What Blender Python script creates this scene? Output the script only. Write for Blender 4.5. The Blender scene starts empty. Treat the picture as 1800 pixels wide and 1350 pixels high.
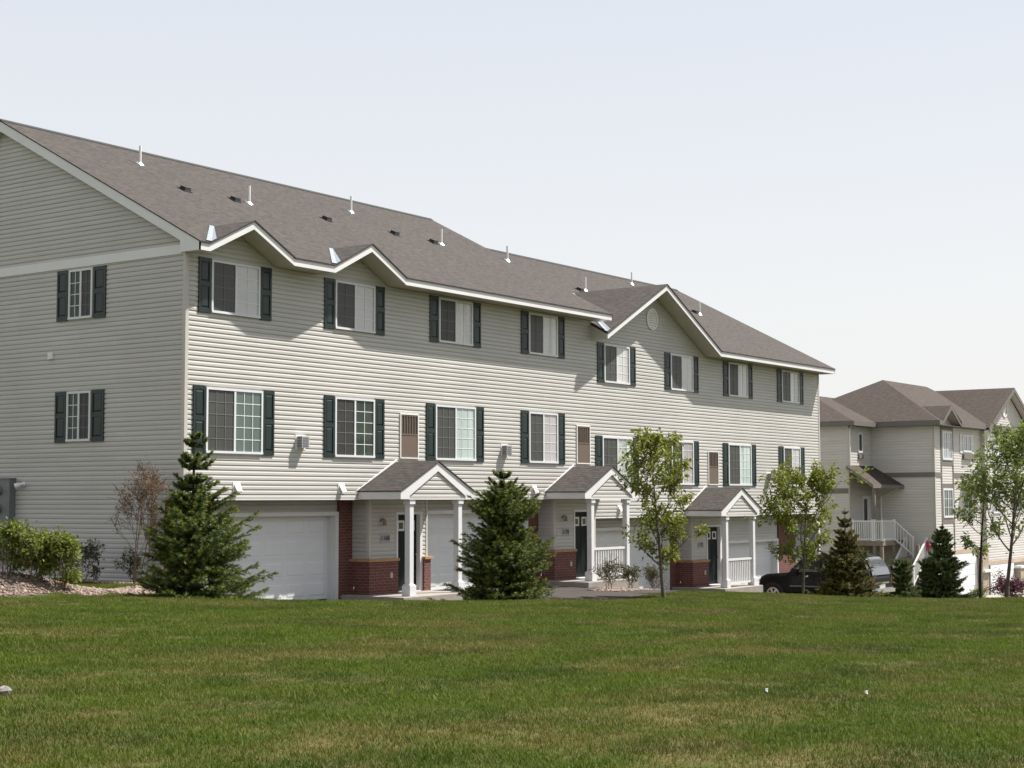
import bpy, bmesh, math, random
import numpy as np
from mathutils import Vector, Matrix
R_ = math.radians
random.seed(7)
rng = np.random.default_rng(11)
S = bpy.context.scene

# ------------------------------------------------------------------ camera
EYE = Vector((-25.146, -26.849, 0.0))          # eye height is z = 0, the lawn under the photographer is 1.6 m lower
YAW, PITCH, ROLL = R_(54.851), R_(4.158), R_(-0.1462)
fwd = Vector((math.sin(YAW)*math.cos(PITCH), math.cos(YAW)*math.cos(PITCH), math.sin(PITCH)))
rt = Vector((math.cos(YAW), -math.sin(YAW), 0.0))
up = rt.cross(fwd)
rt2 = rt*math.cos(ROLL) + up*math.sin(ROLL)
up2 = -rt*math.sin(ROLL) + up*math.cos(ROLL)
cam = bpy.data.cameras.new('camera')
cam.sensor_width = 36.0; cam.lens = 55.567; cam.clip_start = 0.2; cam.clip_end = 5000
camo = bpy.data.objects.new('camera', cam)
camo.matrix_world = Matrix(((rt2.x, up2.x, -fwd.x, EYE.x), (rt2.y, up2.y, -fwd.y, EYE.y), (rt2.z, up2.z, -fwd.z, EYE.z), (0, 0, 0, 1)))
S.collection.objects.link(camo); S.camera = camo

# ------------------------------------------------------------------ light
SUN_DIR = Vector((1.5, -1.0, 2.75)).normalized()
SUN_EL = math.asin(SUN_DIR.z); SUN_AZ = math.atan2(SUN_DIR.x, SUN_DIR.y)
sun = bpy.data.lights.new('sun', 'SUN'); sun.energy = 3.75; sun.angle = R_(0.8); sun.color = (1.0, 0.965, 0.91)
suno = bpy.data.objects.new('sun', sun); S.collection.objects.link(suno)
suno.rotation_euler = (-SUN_DIR).to_track_quat('-Z', 'Y').to_euler(); suno.location = (0, -30, 40)
W = bpy.data.worlds.new('World'); S.world = W; W.use_nodes = True
wn = W.node_tree.nodes; wl = W.node_tree.links
sky = wn.new('ShaderNodeTexSky'); sky.sky_type = 'NISHITA'; sky.sun_disc = False
sky.sun_elevation = SUN_EL; sky.sun_rotation = SUN_AZ
sky.altitude = 200; sky.air_density = 1.0; sky.dust_density = 2.0; sky.ozone_density = 1.5
bg = wn['Background']; bg.inputs[1].default_value = 0.075
# bright summer haze over the clear sky: white low down, bluer with height
tc = wn.new('ShaderNodeTexCoord'); sxyz = wn.new('ShaderNodeSeparateXYZ'); wl.new(tc.outputs['Generated'], sxyz.inputs[0])
hz = wn.new('ShaderNodeValToRGB'); wl.new(sxyz.outputs[2], hz.inputs[0])
HZ = 4.65
for i, (pos, c) in enumerate(((0.0, (1.0, .98, .955)), (.14, (.97, .968, .965)), (.31, (.85, .885, .945)), (.55, (.80, .835, .89)), (1.0, (.62, .67, .76)))):
    e = hz.color_ramp.elements[i] if i < 2 else hz.color_ramp.elements.new(pos)
    e.position = pos; e.color = (*c, 1)
sc_ = wn.new('ShaderNodeVectorMath'); sc_.operation = 'SCALE'; sc_.inputs['Scale'].default_value = HZ; wl.new(hz.outputs[0], sc_.inputs[0])
mxs = wn.new('ShaderNodeMix'); mxs.data_type = 'RGBA'; mxs.inputs[0].default_value = .90
wl.new(sky.outputs[0], mxs.inputs[6]); wl.new(sc_.outputs[0], mxs.inputs[7]); wl.new(mxs.outputs[2], bg.inputs[0])
S.view_settings.view_transform = 'Standard'; S.view_settings.look = 'None'
S.view_settings.exposure = 1.4; S.view_settings.gamma = 1.0; S.view_settings.use_curve_mapping = False
S.cycles.max_bounces = 8; S.cycles.transparent_max_bounces = 12

# ------------------------------------------------------------------ materials
def newmat(name):
    m = bpy.data.materials.new(name); m.use_nodes = True
    nt = m.node_tree
    return m, nt, nt.nodes['Principled BSDF']
def N(nt, t, **kw):
    n = nt.nodes.new(t)
    for k, v in kw.items(): setattr(n, k, v)
    return n
def mixcol(nt, fac, a, b):
    n = N(nt, 'ShaderNodeMix', data_type='RGBA')
    for s, v in ((n.inputs[0], fac), (n.inputs[6], a), (n.inputs[7], b)):
        if hasattr(v, 'is_linked') or isinstance(v, bpy.types.NodeSocket): nt.links.new(v, s)
        else: s.default_value = v if not isinstance(v, tuple) else (*v, 1)
    return n.outputs[2]
def noise(nt, scale, detail=4, rough=.6, vec=None, stretch=None):
    n = N(nt, 'ShaderNodeTexNoise'); n.inputs['Scale'].default_value = scale
    n.inputs['Detail'].default_value = detail; n.inputs['Roughness'].default_value = rough
    if vec is None:
        vec = N(nt, 'ShaderNodeNewGeometry').outputs['Position']
    if stretch:
        mp = N(nt, 'ShaderNodeMapping'); mp.inputs['Scale'].default_value = stretch
        nt.links.new(vec, mp.inputs[0]); vec = mp.outputs[0]
    nt.links.new(vec, n.inputs['Vector']); return n.outputs['Fac']
def ramp(nt, fac, p0, p1, c0=(0, 0, 0), c1=(1, 1, 1)):
    n = N(nt, 'ShaderNodeValToRGB'); e = n.color_ramp.elements
    e[0].position = p0; e[1].position = p1; e[0].color = (*c0, 1); e[1].color = (*c1, 1)
    nt.links.new(fac, n.inputs[0]); return n.outputs[0]
def bump(nt, p, height, strength, dist):
    b = N(nt, 'ShaderNodeBump'); b.inputs['Strength'].default_value = strength; b.inputs['Distance'].default_value = dist
    nt.links.new(height, b.inputs['Height']); nt.links.new(b.outputs[0], p.inputs['Normal'])
def plain(name, col, rough=.6, var=.12, scale=2.5, metal=0., spec=.5, bmp=0., stretch=None, coat=0.):
    m, nt, p = newmat(name)
    f = noise(nt, scale, 5, .65, stretch=stretch)
    lo = tuple(c*(1-var) for c in col); hi = tuple(min(1, c*(1+var)) for c in col)
    nt.links.new(ramp(nt, f, .3, .7, lo, hi), p.inputs['Base Color'])
    p.inputs['Roughness'].default_value = rough; p.inputs['Metallic'].default_value = metal
    p.inputs['Specular IOR Level'].default_value = spec; p.inputs['Coat Weight'].default_value = coat
    if bmp: bump(nt, p, noise(nt, scale*12, 3), bmp, .01)
    return m
def sidingmat(name, col, var=.07):
    m, nt, p = newmat(name)
    f = noise(nt, .35, 5, .6, stretch=(1, 1, .5))
    f2 = noise(nt, 3.0, 4, .6, stretch=(.25, .25, 5))
    a = ramp(nt, f, .3, .72, tuple(c*(1-var) for c in col), tuple(c*(1+var*.6) for c in col))
    b = ramp(nt, f2, .35, .7, (.93, .92, .90), (1.02, 1.02, 1.02))
    mx = N(nt, 'ShaderNodeMix', data_type='RGBA', blend_type='MULTIPLY'); mx.inputs[0].default_value = 1
    nt.links.new(a, mx.inputs[6]); nt.links.new(b, mx.inputs[7])
    # single panels: two laps high, 3.6 m long, each a trace different in tone, with a fine end joint
    g = N(nt, 'ShaderNodeNewGeometry'); sx = N(nt, 'ShaderNodeSeparateXYZ'); nt.links.new(g.outputs['Position'], sx.inputs[0])
    ad = N(nt, 'ShaderNodeMath', operation='ADD'); nt.links.new(sx.outputs[0], ad.inputs[0]); nt.links.new(sx.outputs[1], ad.inputs[1])
    cb = N(nt, 'ShaderNodeCombineXYZ'); nt.links.new(ad.outputs[0], cb.inputs[0]); nt.links.new(sx.outputs[2], cb.inputs[1])
    bk = N(nt, 'ShaderNodeTexBrick'); bk.offset = .37; nt.links.new(cb.outputs[0], bk.inputs['Vector'])
    bk.inputs['Color1'].default_value = (.955, .955, .95, 1); bk.inputs['Color2'].default_value = (1.03, 1.03, 1.03, 1); bk.inputs['Mortar'].default_value = (.84, .83, .81, 1)
    bk.inputs['Scale'].default_value = 1; bk.inputs['Brick Width'].default_value = 3.66; bk.inputs['Row Height'].default_value = .2286; bk.inputs['Mortar Size'].default_value = .0035
    mx2 = N(nt, 'ShaderNodeMix', data_type='RGBA', blend_type='MULTIPLY'); mx2.inputs[0].default_value = 1
    nt.links.new(mx.outputs[2], mx2.inputs[6]); nt.links.new(bk.outputs['Color'], mx2.inputs[7]); nt.links.new(mx2.outputs[2], p.inputs['Base Color'])
    p.inputs['Roughness'].default_value = .42
    return m
def brickmat(name):
    m, nt, p = newmat(name)
    g = N(nt, 'ShaderNodeNewGeometry'); sx = N(nt, 'ShaderNodeSeparateXYZ'); nt.links.new(g.outputs['Position'], sx.inputs[0])
    ad = N(nt, 'ShaderNodeMath', operation='ADD'); nt.links.new(sx.outputs[0], ad.inputs[0]); nt.links.new(sx.outputs[1], ad.inputs[1])
    cb = N(nt, 'ShaderNodeCombineXYZ'); nt.links.new(ad.outputs[0], cb.inputs[0]); nt.links.new(sx.outputs[2], cb.inputs[1])
    b = N(nt, 'ShaderNodeTexBrick'); nt.links.new(cb.outputs[0], b.inputs['Vector'])
    b.inputs['Color1'].default_value = (.15, .046, .034, 1); b.inputs['Color2'].default_value = (.088, .030, .025, 1)
    b.inputs['Mortar'].default_value = (.21, .165, .14, 1); b.inputs['Scale'].default_value = 1
    b.inputs['Brick Width'].default_value = .21; b.inputs['Row Height'].default_value = .076; b.inputs['Mortar Size'].default_value = .0065
    b.inputs['Mortar Smooth'].default_value = .2
    f = noise(nt, 9, 4)
    nt.links.new(mixcol(nt, ramp(nt, f, .4, .75), b.outputs['Color'], (.13, .04, .035)), p.inputs['Base Color'])
    p.inputs['Roughness'].default_value = .85
    bump(nt, p, b.outputs['Fac'], -.5, .006)
    return m
def shinglemat(name, c1, c2, c3):
    m, nt, p = newmat(name)
    g = N(nt, 'ShaderNodeNewGeometry')
    sp = N(nt, 'ShaderNodeSeparateXYZ'); nt.links.new(g.outputs['Position'], sp.inputs[0])
    sn = N(nt, 'ShaderNodeSeparateXYZ'); nt.links.new(g.outputs['True Normal'], sn.inputs[0])
    ax = N(nt, 'ShaderNodeMath', operation='ABSOLUTE'); nt.links.new(sn.outputs[0], ax.inputs[0])
    ay = N(nt, 'ShaderNodeMath', operation='ABSOLUTE'); nt.links.new(sn.outputs[1], ay.inputs[0])
    gt = N(nt, 'ShaderNodeMath', operation='GREATER_THAN'); nt.links.new(ax.outputs[0], gt.inputs[0]); nt.links.new(ay.outputs[0], gt.inputs[1])
    mu = N(nt, 'ShaderNodeMix', data_type='FLOAT'); nt.links.new(gt.outputs[0], mu.inputs[0]); nt.links.new(sp.outputs[0], mu.inputs[2]); nt.links.new(sp.outputs[1], mu.inputs[3])
    mz = N(nt, 'ShaderNodeMath', operation='MULTIPLY'); nt.links.new(sp.outputs[2], mz.inputs[0]); mz.inputs[1].default_value = 2.15
    cb = N(nt, 'ShaderNodeCombineXYZ'); nt.links.new(mu.outputs[0], cb.inputs[0]); nt.links.new(mz.outputs[0], cb.inputs[1])
    b = N(nt, 'ShaderNodeTexBrick'); nt.links.new(cb.outputs[0], b.inputs['Vector'])
    b.inputs['Color1'].default_value = (*c1, 1); b.inputs['Color2'].default_value = (*c2, 1); b.inputs['Mortar'].default_value = (*(x*.42 for x in c2), 1)
    b.inputs['Scale'].default_value = 1; b.inputs['Brick Width'].default_value = .32; b.inputs['Row Height'].default_value = .143
    b.inputs['Mortar Size'].default_value = .010; b.inputs['Bias'].default_value = -.1; b.offset = .37; b.squash = .8
    f = noise(nt, 8.0, 4, .6, vec=cb.outputs[0], stretch=(.45, 1.6, 1))
    f2 = noise(nt, .5, 4, .6)
    c = mixcol(nt, ramp(nt, f, .47, .62), b.outputs['Color'], c3)
    c = mixcol(nt, ramp(nt, f2, .35, .75, (0, 0, 0), (.3, .3, .3)), c, c2)
    nt.links.new(c, p.inputs['Base Color']); p.inputs['Roughness'].default_value = .92; p.inputs['Specular IOR Level'].default_value = .2
    bump(nt, p, noise(nt, 60, 2), .35, .01)
    return m
def panemat(name, col, folds=0., rough=.06, col2=None, coat=1.0):
    m, nt, p = newmat(name)
    g = N(nt, 'ShaderNodeNewGeometry')
    if folds:
        f = noise(nt, folds, 3, .5, stretch=(1, 1, .05))
        c = ramp(nt, f, .35, .65, tuple(x*.72 for x in col), tuple(min(1, x*1.2) for x in col))
    else:
        f = noise(nt, 1.2, 3, .5)
        c = ramp(nt, f, .3, .7, tuple(x*.85 for x in col), tuple(min(1, x*1.12) for x in col))
    if col2:
        f3 = noise(nt, 2.2, 5, .7)
        c = mixcol(nt, ramp(nt, f3, .46, .54), c, col2)
    nt.links.new(c, p.inputs['Base Color'])
    p.inputs['Roughness'].default_value = .55; p.inputs['Coat Weight'].default_value = coat; p.inputs['Coat Roughness'].default_value = rough
    p.inputs['Coat IOR'].default_value = 1.7
    return m
def leafmat(name, c1, c2, trans=.35, tip=None, rough=.55):
    m, nt, p = newmat(name)
    g = N(nt, 'ShaderNodeNewGeometry')
    col = ramp(nt, g.outputs['Random Per Island'], 0, 1, c1, c2)
    f = noise(nt, 2.6, 3, .6)
    col = mixcol(nt, ramp(nt, f, .35, .7, (0, 0, 0), (.45, .45, .45)), col, tuple(x*.62 for x in c1))
    if tip:
        at = N(nt, 'ShaderNodeAttribute', attribute_name='tip')
        col = mixcol(nt, at.outputs['Fac'], col, tip)
    nt.links.new(col, p.inputs['Base Color']); p.inputs['Roughness'].default_value = rough; p.inputs['Specular IOR Level'].default_value = .35
    tr = N(nt, 'ShaderNodeBsdfTranslucent'); nt.links.new(col, tr.inputs[0])
    ms = N(nt, 'ShaderNodeMixShader'); ms.inputs[0].default_value = trans
    nt.links.new(p.outputs[0], ms.inputs[1]); nt.links.new(tr.outputs[0], ms.inputs[2])
    nt.links.new(ms.outputs[0], nt.nodes['Material Output'].inputs[0])
    return m

M = {}
M['siding'] = sidingmat('cream_vinyl_siding', (.458, .444, .418))
M['siding2'] = sidingmat('beige_vinyl_siding', (.54, .515, .495))
M['white'] = plain('white_trim_paint', (.64, .635, .64), .45, .05, 1.5)
M['cornertrim'] = plain('corner_trim_paint', (.47, .435, .40), .45, .05, 1.5)
M['fascia'] = plain('white_fascia_metal', (.66, .65, .645), .4, .05, 1.2)
M['soffit'] = plain('soffit_vinyl', (.44, .42, .375), .55, .05, 2)
M['shingle'] = shinglemat('brown_grey_shingles', (.066, .057, .052), (.046, .042, .039), (.084, .068, .059))
M['ridgecap'] = plain('ridge_cap_shingle', (.026, .027, .026), .9, .2, 6)
M['shingle2'] = shinglemat('brown_shingles', (.066, .051, .043), (.048, .039, .034), (.080, .060, .049))
M['edge'] = plain('shingle_edge', (.028, .025, .024), .9, .2, 8)
M['flash'] = plain('galvanised_flashing', (.62, .66, .67), .28, .1, 8, metal=.85)
M['shutter'] = plain('dark_green_shutter', (.008, .019, .017), .42, .2, 3)
M['frame'] = plain('window_vinyl', (.62, .62, .64), .4, .04, 2)
M['muntin'] = plain('muntin_white', (.66, .70, .70), .5, .04, 2)
M['muntin_dim'] = plain('muntin_behind_screen', (.13, .135, .14), .6, .04, 2)
M['brick'] = brickmat('red_brick')
M['sillcap'] = plain('tan_stone_sill', (.36, .20, .10), .8, .2, 5, bmp=.3)
M['garage'] = plain('garage_door_steel', (.70, .71, .725), .38, .03, 1.2)
M['door'] = plain('dark_green_door', (.006, .010, .010), .5, .1, 3, spec=.2)
M['dark'] = plain('dark_void', (.012, .012, .012), .6, .1)
M['louver'] = plain('brown_louver_panel', (.125, .088, .066), .6, .06, 3)
M['louverdark'] = plain('brown_louver_slot', (.05, .034, .026), .7, .06, 3)
M['vent'] = plain('grey_vent_plastic', (.42, .41, .42), .5, .1, 4)
M['ventw'] = plain('white_vent_plastic', (.70, .69, .66), .5, .06, 4)
M['blackv'] = plain('black_roof_vent', (.012, .013, .014), .45, .1, 4)
M['concrete'] = plain('slab_concrete', (.27, .24, .21), .85, .14, 2.2, bmp=.25)
M['meter'] = plain('grey_meter_steel', (.15, .155, .158), .5, .12, 2)
M['glassdome'] = plain('meter_glass', (.5, .5, .46), .15, .2, 9, coat=.6)
M['lamp'] = plain('lamp_plastic', (.72, .70, .70), .4, .05)
M['sconce'] = plain('brass_sconce', (.20, .14, .11), .5, .2)
M['ink'] = plain('black_ink', (.012, .012, .014), .6, .05)
M['screen'] = panemat('screened_pane', (.042, .042, .037), 0, .4, coat=.22)
M['screen_open'] = panemat('open_screened_pane', (.016, .014, .013), 0, .4, col2=(.022, .020, .017), coat=.2)
M['blind'] = panemat('pane_with_pale_blind', (.44, .43, .43))
M['blind_branch'] = panemat('pane_with_folded_pale_drape', (.50, .49, .47), 3.5)
M['pane_green'] = panemat('green_folded_pane', (.045, .080, .064), 5)  # curtain folds; the green stands in for trees mirrored in the glass
M['pane_dark'] = panemat('dark_pane', (.008, .018, .014), 0, .04, col2=(.02, .036, .016), coat=.25)  # dark green blotches painted in as a reflection of trees
M['curtain_white'] = panemat('pane_with_sheer_curtain', (.42, .50, .47), 4)
M['curtain_beige'] = panemat('pane_with_beige_blind', (.40, .365, .365))
M['curtain_mix'] = panemat('pane_with_half_curtain', (.46, .47, .44), 4, col2=(.20, .27, .23))
M['pane_blue'] = panemat('pale_pane', (.30, .33, .35))
M['asphalt'] = plain('driveway_asphalt', (.060, .051, .047), .95, .14, 1.3, bmp=.3, spec=.12)
M['trunk'] = plain('tree_bark', (.085, .070, .058), .9, .3, 14, bmp=.5, stretch=(1, 1, .3))
M['trunkdark'] = plain('dark_bark', (.028, .022, .018), .9, .3, 14, bmp=.5)
M['twig'] = plain('red_brown_twig', (.15, .09, .06), .9, .3, 14)
M['sprucebark'] = plain('spruce_bark', (.06, .045, .03), .9, .3, 14)
M['paint_black'] = plain('black_car_paint', (.005, .005, .0055), .4, .1, 3, spec=.22, coat=.08)
M['tyre'] = plain('tyre_rubber', (.015, .015, .015), .85, .1)
M['rim'] = plain('alloy_rim', (.55, .53, .50), .3, .08, metal=.7)
M['chrome'] = plain('chrome', (.70, .70, .70), .15, .05, metal=1.)
M['carglass'] = plain('car_glass', (.012, .014, .015), .04, .1, spec=.8, coat=1.)
M['rearglass'] = plain('rear_glass_painted_sky', (.07, .075, .08), .12, .1, spec=.9, coat=1.)  # paler grey than the side glass, standing in for mirrored sky
M['red'] = plain('red_lamp', (.07, .006, .006), .2, .1)
M['headlamp'] = plain('headlamp_lens', (.45, .45, .45), .1, .1, coat=1.)
M['trim2'] = plain('taupe_trim', (.155, .138, .124), .6, .08)
M['trim2d'] = plain('taupe_band', (.13, .118, .108), .6, .08)
M['stone'] = plain('tan_stone', (.30, .25, .19), .85, .3, 6, bmp=.5)
M['tan'] = plain('tan_beam', (.40, .31, .24), .7, .1)
M['deckwood'] = plain('deck_wood', (.20, .165, .13), .8, .2, 5)
M['paper'] = plain('litter_paper', (.34, .34, .33), .7, .05)
M['pinkpot'] = plain('pink_cloth', (.45, .06, .12), .7, .3, 9)
M['leaf_yg'] = leafmat('yellow_green_leaf', (.15, .185, .022), (.25, .265, .042), .42)
M['leaf_pear'] = leafmat('mid_green_leaf', (.13, .18, .035), (.23, .275, .065), .45)
M['leaf_bush'] = leafmat('bright_bush_leaf', (.125, .17, .022), (.225, .26, .04), .4)
M['leaf_dark'] = leafmat('dark_bush_leaf', (.030, .060, .020), (.06, .10, .030), .3)
M['leaf_rust'] = leafmat('rusty_leaf', (.16, .08, .035), (.28, .15, .06), .3)
M['leaf_sm'] = leafmat('small_shrub_leaf', (.05, .085, .025), (.11, .14, .045), .3)
M['leaf_purple'] = leafmat('purple_leaf', (.09, .025, .05), (.17, .055, .085), .25)
M['needle'] = leafmat('spruce_needle', (.030, .060, .014), (.062, .104, .022), .28, tip=(.17, .195, .032))
M['needle_dark'] = leafmat('dark_spruce_needle', (.042, .076, .026), (.078, .118, .042), .28, tip=(.14, .17, .045))
M['needle_gold'] = leafmat('browning_spruce_needle', (.036, .058, .014), (.072, .090, .022), .22, tip=(.19, .155, .034))
# lawn and blades share one pattern of dry patches laid out over the ground
def drypattern(nt):
    a = noise(nt, .42, 5, .62, stretch=(1, 1, 0)); b = noise(nt, 2.2, 4, .6, stretch=(1, 1, 0))
    m_ = N(nt, 'ShaderNodeMath', operation='MULTIPLY_ADD'); nt.links.new(b, m_.inputs[0]); m_.inputs[1].default_value = .45; nt.links.new(a, m_.inputs[2])
    # faint bands left by the mower, running along the row of houses
    g = N(nt, 'ShaderNodeNewGeometry'); mp = N(nt, 'ShaderNodeMapping'); mp.inputs['Rotation'].default_value = (0, 0, .75); mp.inputs['Scale'].default_value = (.16, 1.35, 0)
    nt.links.new(g.outputs['Position'], mp.inputs[0]); c = noise(nt, 1.0, 3, .55, vec=mp.outputs[0])
    m2 = N(nt, 'ShaderNodeMath', operation='MULTIPLY_ADD'); nt.links.new(c, m2.inputs[0]); m2.inputs[1].default_value = .5; nt.links.new(m_.outputs[0], m2.inputs[2])
    m3 = N(nt, 'ShaderNodeMath', operation='SUBTRACT'); nt.links.new(m2.outputs[0], m3.inputs[0]); m3.inputs[1].default_value = .25
    return m3.outputs[0]
def lawnmat():
    m, nt, p = newmat('lawn_soil_and_thatch')
    d = drypattern(nt)
    c = mixcol(nt, ramp(nt, d, .66, .86), (.040, .056, .008), (.13, .105, .04))
    f = noise(nt, 25, 4, .7)
    c = mixcol(nt, ramp(nt, f, .4, .7, (0, 0, 0), (.6, .6, .6)), c, (.020, .028, .006))
    nt.links.new(c, p.inputs['Base Color']); p.inputs['Roughness'].default_value = .95; p.inputs['Specular IOR Level'].default_value = .1
    bump(nt, p, noise(nt, 40, 3), .8, .03)
    return m
def blademat():
    m, nt, p = newmat('grass_blade')
    d = drypattern(nt); g = N(nt, 'ShaderNodeNewGeometry')
    a = ramp(nt, g.outputs['Random Per Island'], 0, 1, (.052, .088, .006), (.125, .160, .015))
    r = N(nt, 'ShaderNodeMath', operation='MULTIPLY_ADD'); nt.links.new(g.outputs['Random Per Island'], r.inputs[0]); r.inputs[1].default_value = .26; nt.links.new(d, r.inputs[2])
    c = mixcol(nt, ramp(nt, r.outputs[0], .83, 1.12, (0, 0, 0), (.8, .8, .8)), a, (.150, .125, .042))
    f = noise(nt, .75, 4, .65, stretch=(1, 1, 0))
    c = mixcol(nt, ramp(nt, f, .46, .66, (0, 0, 0), (.62, .62, .62)), c, (.026, .052, .006))
    nt.links.new(c, p.inputs['Base Color']); p.inputs['Roughness'].default_value = .6; p.inputs['Specular IOR Level'].default_value = .12
    tr = N(nt, 'ShaderNodeBsdfTranslucent'); nt.links.new(c, tr.inputs[0])
    ms = N(nt, 'ShaderNodeMixShader'); ms.inputs[0].default_value = .3
    nt.links.new(p.outputs[0], ms.inputs[1]); nt.links.new(tr.outputs[0], ms.inputs[2]); nt.links.new(ms.outputs[0], nt.nodes['Material Output'].inputs[0])
    return m
def gravelmat():
    m, nt, p = newmat('river_gravel')
    g = N(nt, 'ShaderNodeNewGeometry')
    c = ramp(nt, g.outputs['Random Per Island'], 0, 1, (.10, .066, .05), (.30, .235, .19))
    e = c.node.color_ramp.elements.new(.5); e.color = (.19, .13, .10, 1)
    nt.links.new(c, p.inputs['Base Color']); p.inputs['Roughness'].default_value = .8
    return m
M['lawn'] = lawnmat(); M['blade'] = blademat(); M['gravel'] = gravelmat()
M['soil'] = plain('bed_soil', (.10, .075, .055), .95, .3, 8, bmp=.6)

# ------------------------------------------------------------------ helpers
class MB:
    """collects shapes, then links them as ONE mesh object"""
    def __init__(s): s.v = []; s.f = []; s.mi = []; s.cur = 0
    def mat(s, i): s.cur = i; return s
    def face(s, pts):
        b = len(s.v); s.v += [tuple(p) for p in pts]; s.f.append(tuple(range(b, b+len(pts)))); s.mi.append(s.cur)
    def box(s, x0, x1, y0, y1, z0, z1):
        if x0 > x1: x0, x1 = x1, x0
        if y0 > y1: y0, y1 = y1, y0
        if z0 > z1: z0, z1 = z1, z0
        b = len(s.v)
        s.v += [(x0, y0, z0), (x1, y0, z0), (x1, y1, z0), (x0, y1, z0), (x0, y0, z1), (x1, y0, z1), (x1, y1, z1), (x0, y1, z1)]
        for q in ((0, 3, 2, 1), (4, 5, 6, 7), (0, 1, 5, 4), (1, 2, 6, 5), (2, 3, 7, 6), (3, 0, 4, 7)):
            s.f.append(tuple(b+i for i in q)); s.mi.append(s.cur)
        return s
    def prism(s, poly, off):
        """poly: 3-d points, off: extrusion vector"""
        o = Vector(off); n = len(poly); b = len(s.v)
        s.v += [tuple(p) for p in poly] + [tuple(Vector(p)+o) for p in poly]
        s.f.append(tuple(range(b, b+n))); s.f.append(tuple(b+n+i for i in reversed(range(n)))); s.mi += [s.cur]*2
        for i in range(n):
            j = (i+1) % n; s.f.append((b+i, b+n+i, b+n+j, b+j)); s.mi.append(s.cur)
        return s
    def bar(s, p, q, w, h=None, upv=(0, 0, 1)):
        h = h or w; p = Vector(p); q = Vector(q); d = (q-p).normalized(); u = Vector(upv)
        a = d.cross(u)
        if a.length < 1e-4: a = d.cross(Vector((1, 0, 0)))
        a.normalize(); u = a.cross(d).normalized()
        sec = [a*(-w/2)+u*(-h/2), a*(w/2)+u*(-h/2), a*(w/2)+u*(h/2), a*(-w/2)+u*(h/2)]
        return s.prism([p+c for c in sec], q-p)
    def tube(s, pts, rad, n=8, cap=True):
        pts = [Vector(p) for p in pts]; b = len(s.v)
        for i, p in enumerate(pts):
            d = (pts[min(i+1, len(pts)-1)]-pts[max(i-1, 0)]).normalized()
            a = d.cross(Vector((.13, .9, .31))); a.normalize(); c = d.cross(a)
            r = rad[i] if hasattr(rad, '__len__') else rad
            for k in range(n):
                t = 2*math.pi*k/n; s.v.append(tuple(p+a*(r*math.cos(t))+c*(r*math.sin(t))))
        for i in range(len(pts)-1):
            for k in range(n):
                k2 = (k+1) % n; s.f.append((b+i*n+k, b+i*n+k2, b+(i+1)*n+k2, b+(i+1)*n+k)); s.mi.append(s.cur)
        if cap:
            s.f.append(tuple(b+k for k in reversed(range(n)))); s.f.append(tuple(b+(len(pts)-1)*n+k for k in range(n))); s.mi += [s.cur]*2
        return s
    def build(s, name, mats, parent=None, smooth=False, bevel=0.):
        me = bpy.data.meshes.new(name); me.from_pydata(s.v, [], s.f)
        mats = mats if isinstance(mats, (list, tuple)) else [mats]
        for m in mats: me.materials.append(m)
        if len(mats) > 1: me.polygons.foreach_set('material_index', s.mi)
        bm = bmesh.new(); bm.from_mesh(me)
        bmesh.ops.remove_doubles(bm, verts=bm.verts, dist=1e-5)
        bmesh.ops.recalc_face_normals(bm, faces=bm.faces); bm.to_mesh(me); bm.free()
        if smooth: me.polygons.foreach_set('use_smooth', [True]*len(me.polygons))
        o = bpy.data.objects.new(name, me); S.collection.objects.link(o)
        if bevel:
            md = o.modifiers.new('bevel', 'BEVEL'); md.width = bevel; md.segments = 2; md.limit_method = 'ANGLE'
        if parent is not None:
            o.parent = parent; o.matrix_parent_inverse = parent.matrix_world.inverted() if parent.type != 'EMPTY' else Matrix.Translation(parent.location).inverted()
        return o
def rawmesh(name, verts, faces, mat, parent=None, attr=None, smooth=False):
    """fast mesh from numpy arrays, faces all of one size; attr = per-vertex float"""
    me = bpy.data.meshes.new(name); verts = np.asarray(verts, np.float32); faces = np.asarray(faces, np.int32)
    nf, k = faces.shape
    me.vertices.add(len(verts)); me.vertices.foreach_set('co', verts.ravel())
    me.loops.add(nf*k); me.loops.foreach_set('vertex_index', faces.ravel())
    me.polygons.add(nf); me.polygons.foreach_set('loop_start', np.arange(0, nf*k, k, dtype=np.int32)); me.polygons.foreach_set('loop_total', np.full(nf, k, np.int32))
    if smooth: me.polygons.foreach_set('use_smooth', np.ones(nf, bool))
    me.update(calc_edges=True)
    if attr is not None:
        for an, av in attr.items():
            a = me.attributes.new(an, 'FLOAT', 'POINT'); a.data.foreach_set('value', np.asarray(av, np.float32))
    me.materials.append(mat)
    o = bpy.data.objects.new(name, me); S.collection.objects.link(o)
    if parent is not None:
        o.parent = parent; o.matrix_parent_inverse = Matrix.Translation(parent.location).inverted()
    return o
def tag(o, label, cat, group=None, kind=None):
    if label: o['label'] = label
    if cat: o['category'] = cat
    if group: o['group'] = group
    if kind: o['kind'] = kind
    return o
def thing(name, loc, label, cat, group=None):
    o = bpy.data.objects.new(name, None); o.empty_display_size = .3; S.collection.objects.link(o); o.location = loc
    return tag(o, label, cat, group)

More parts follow.
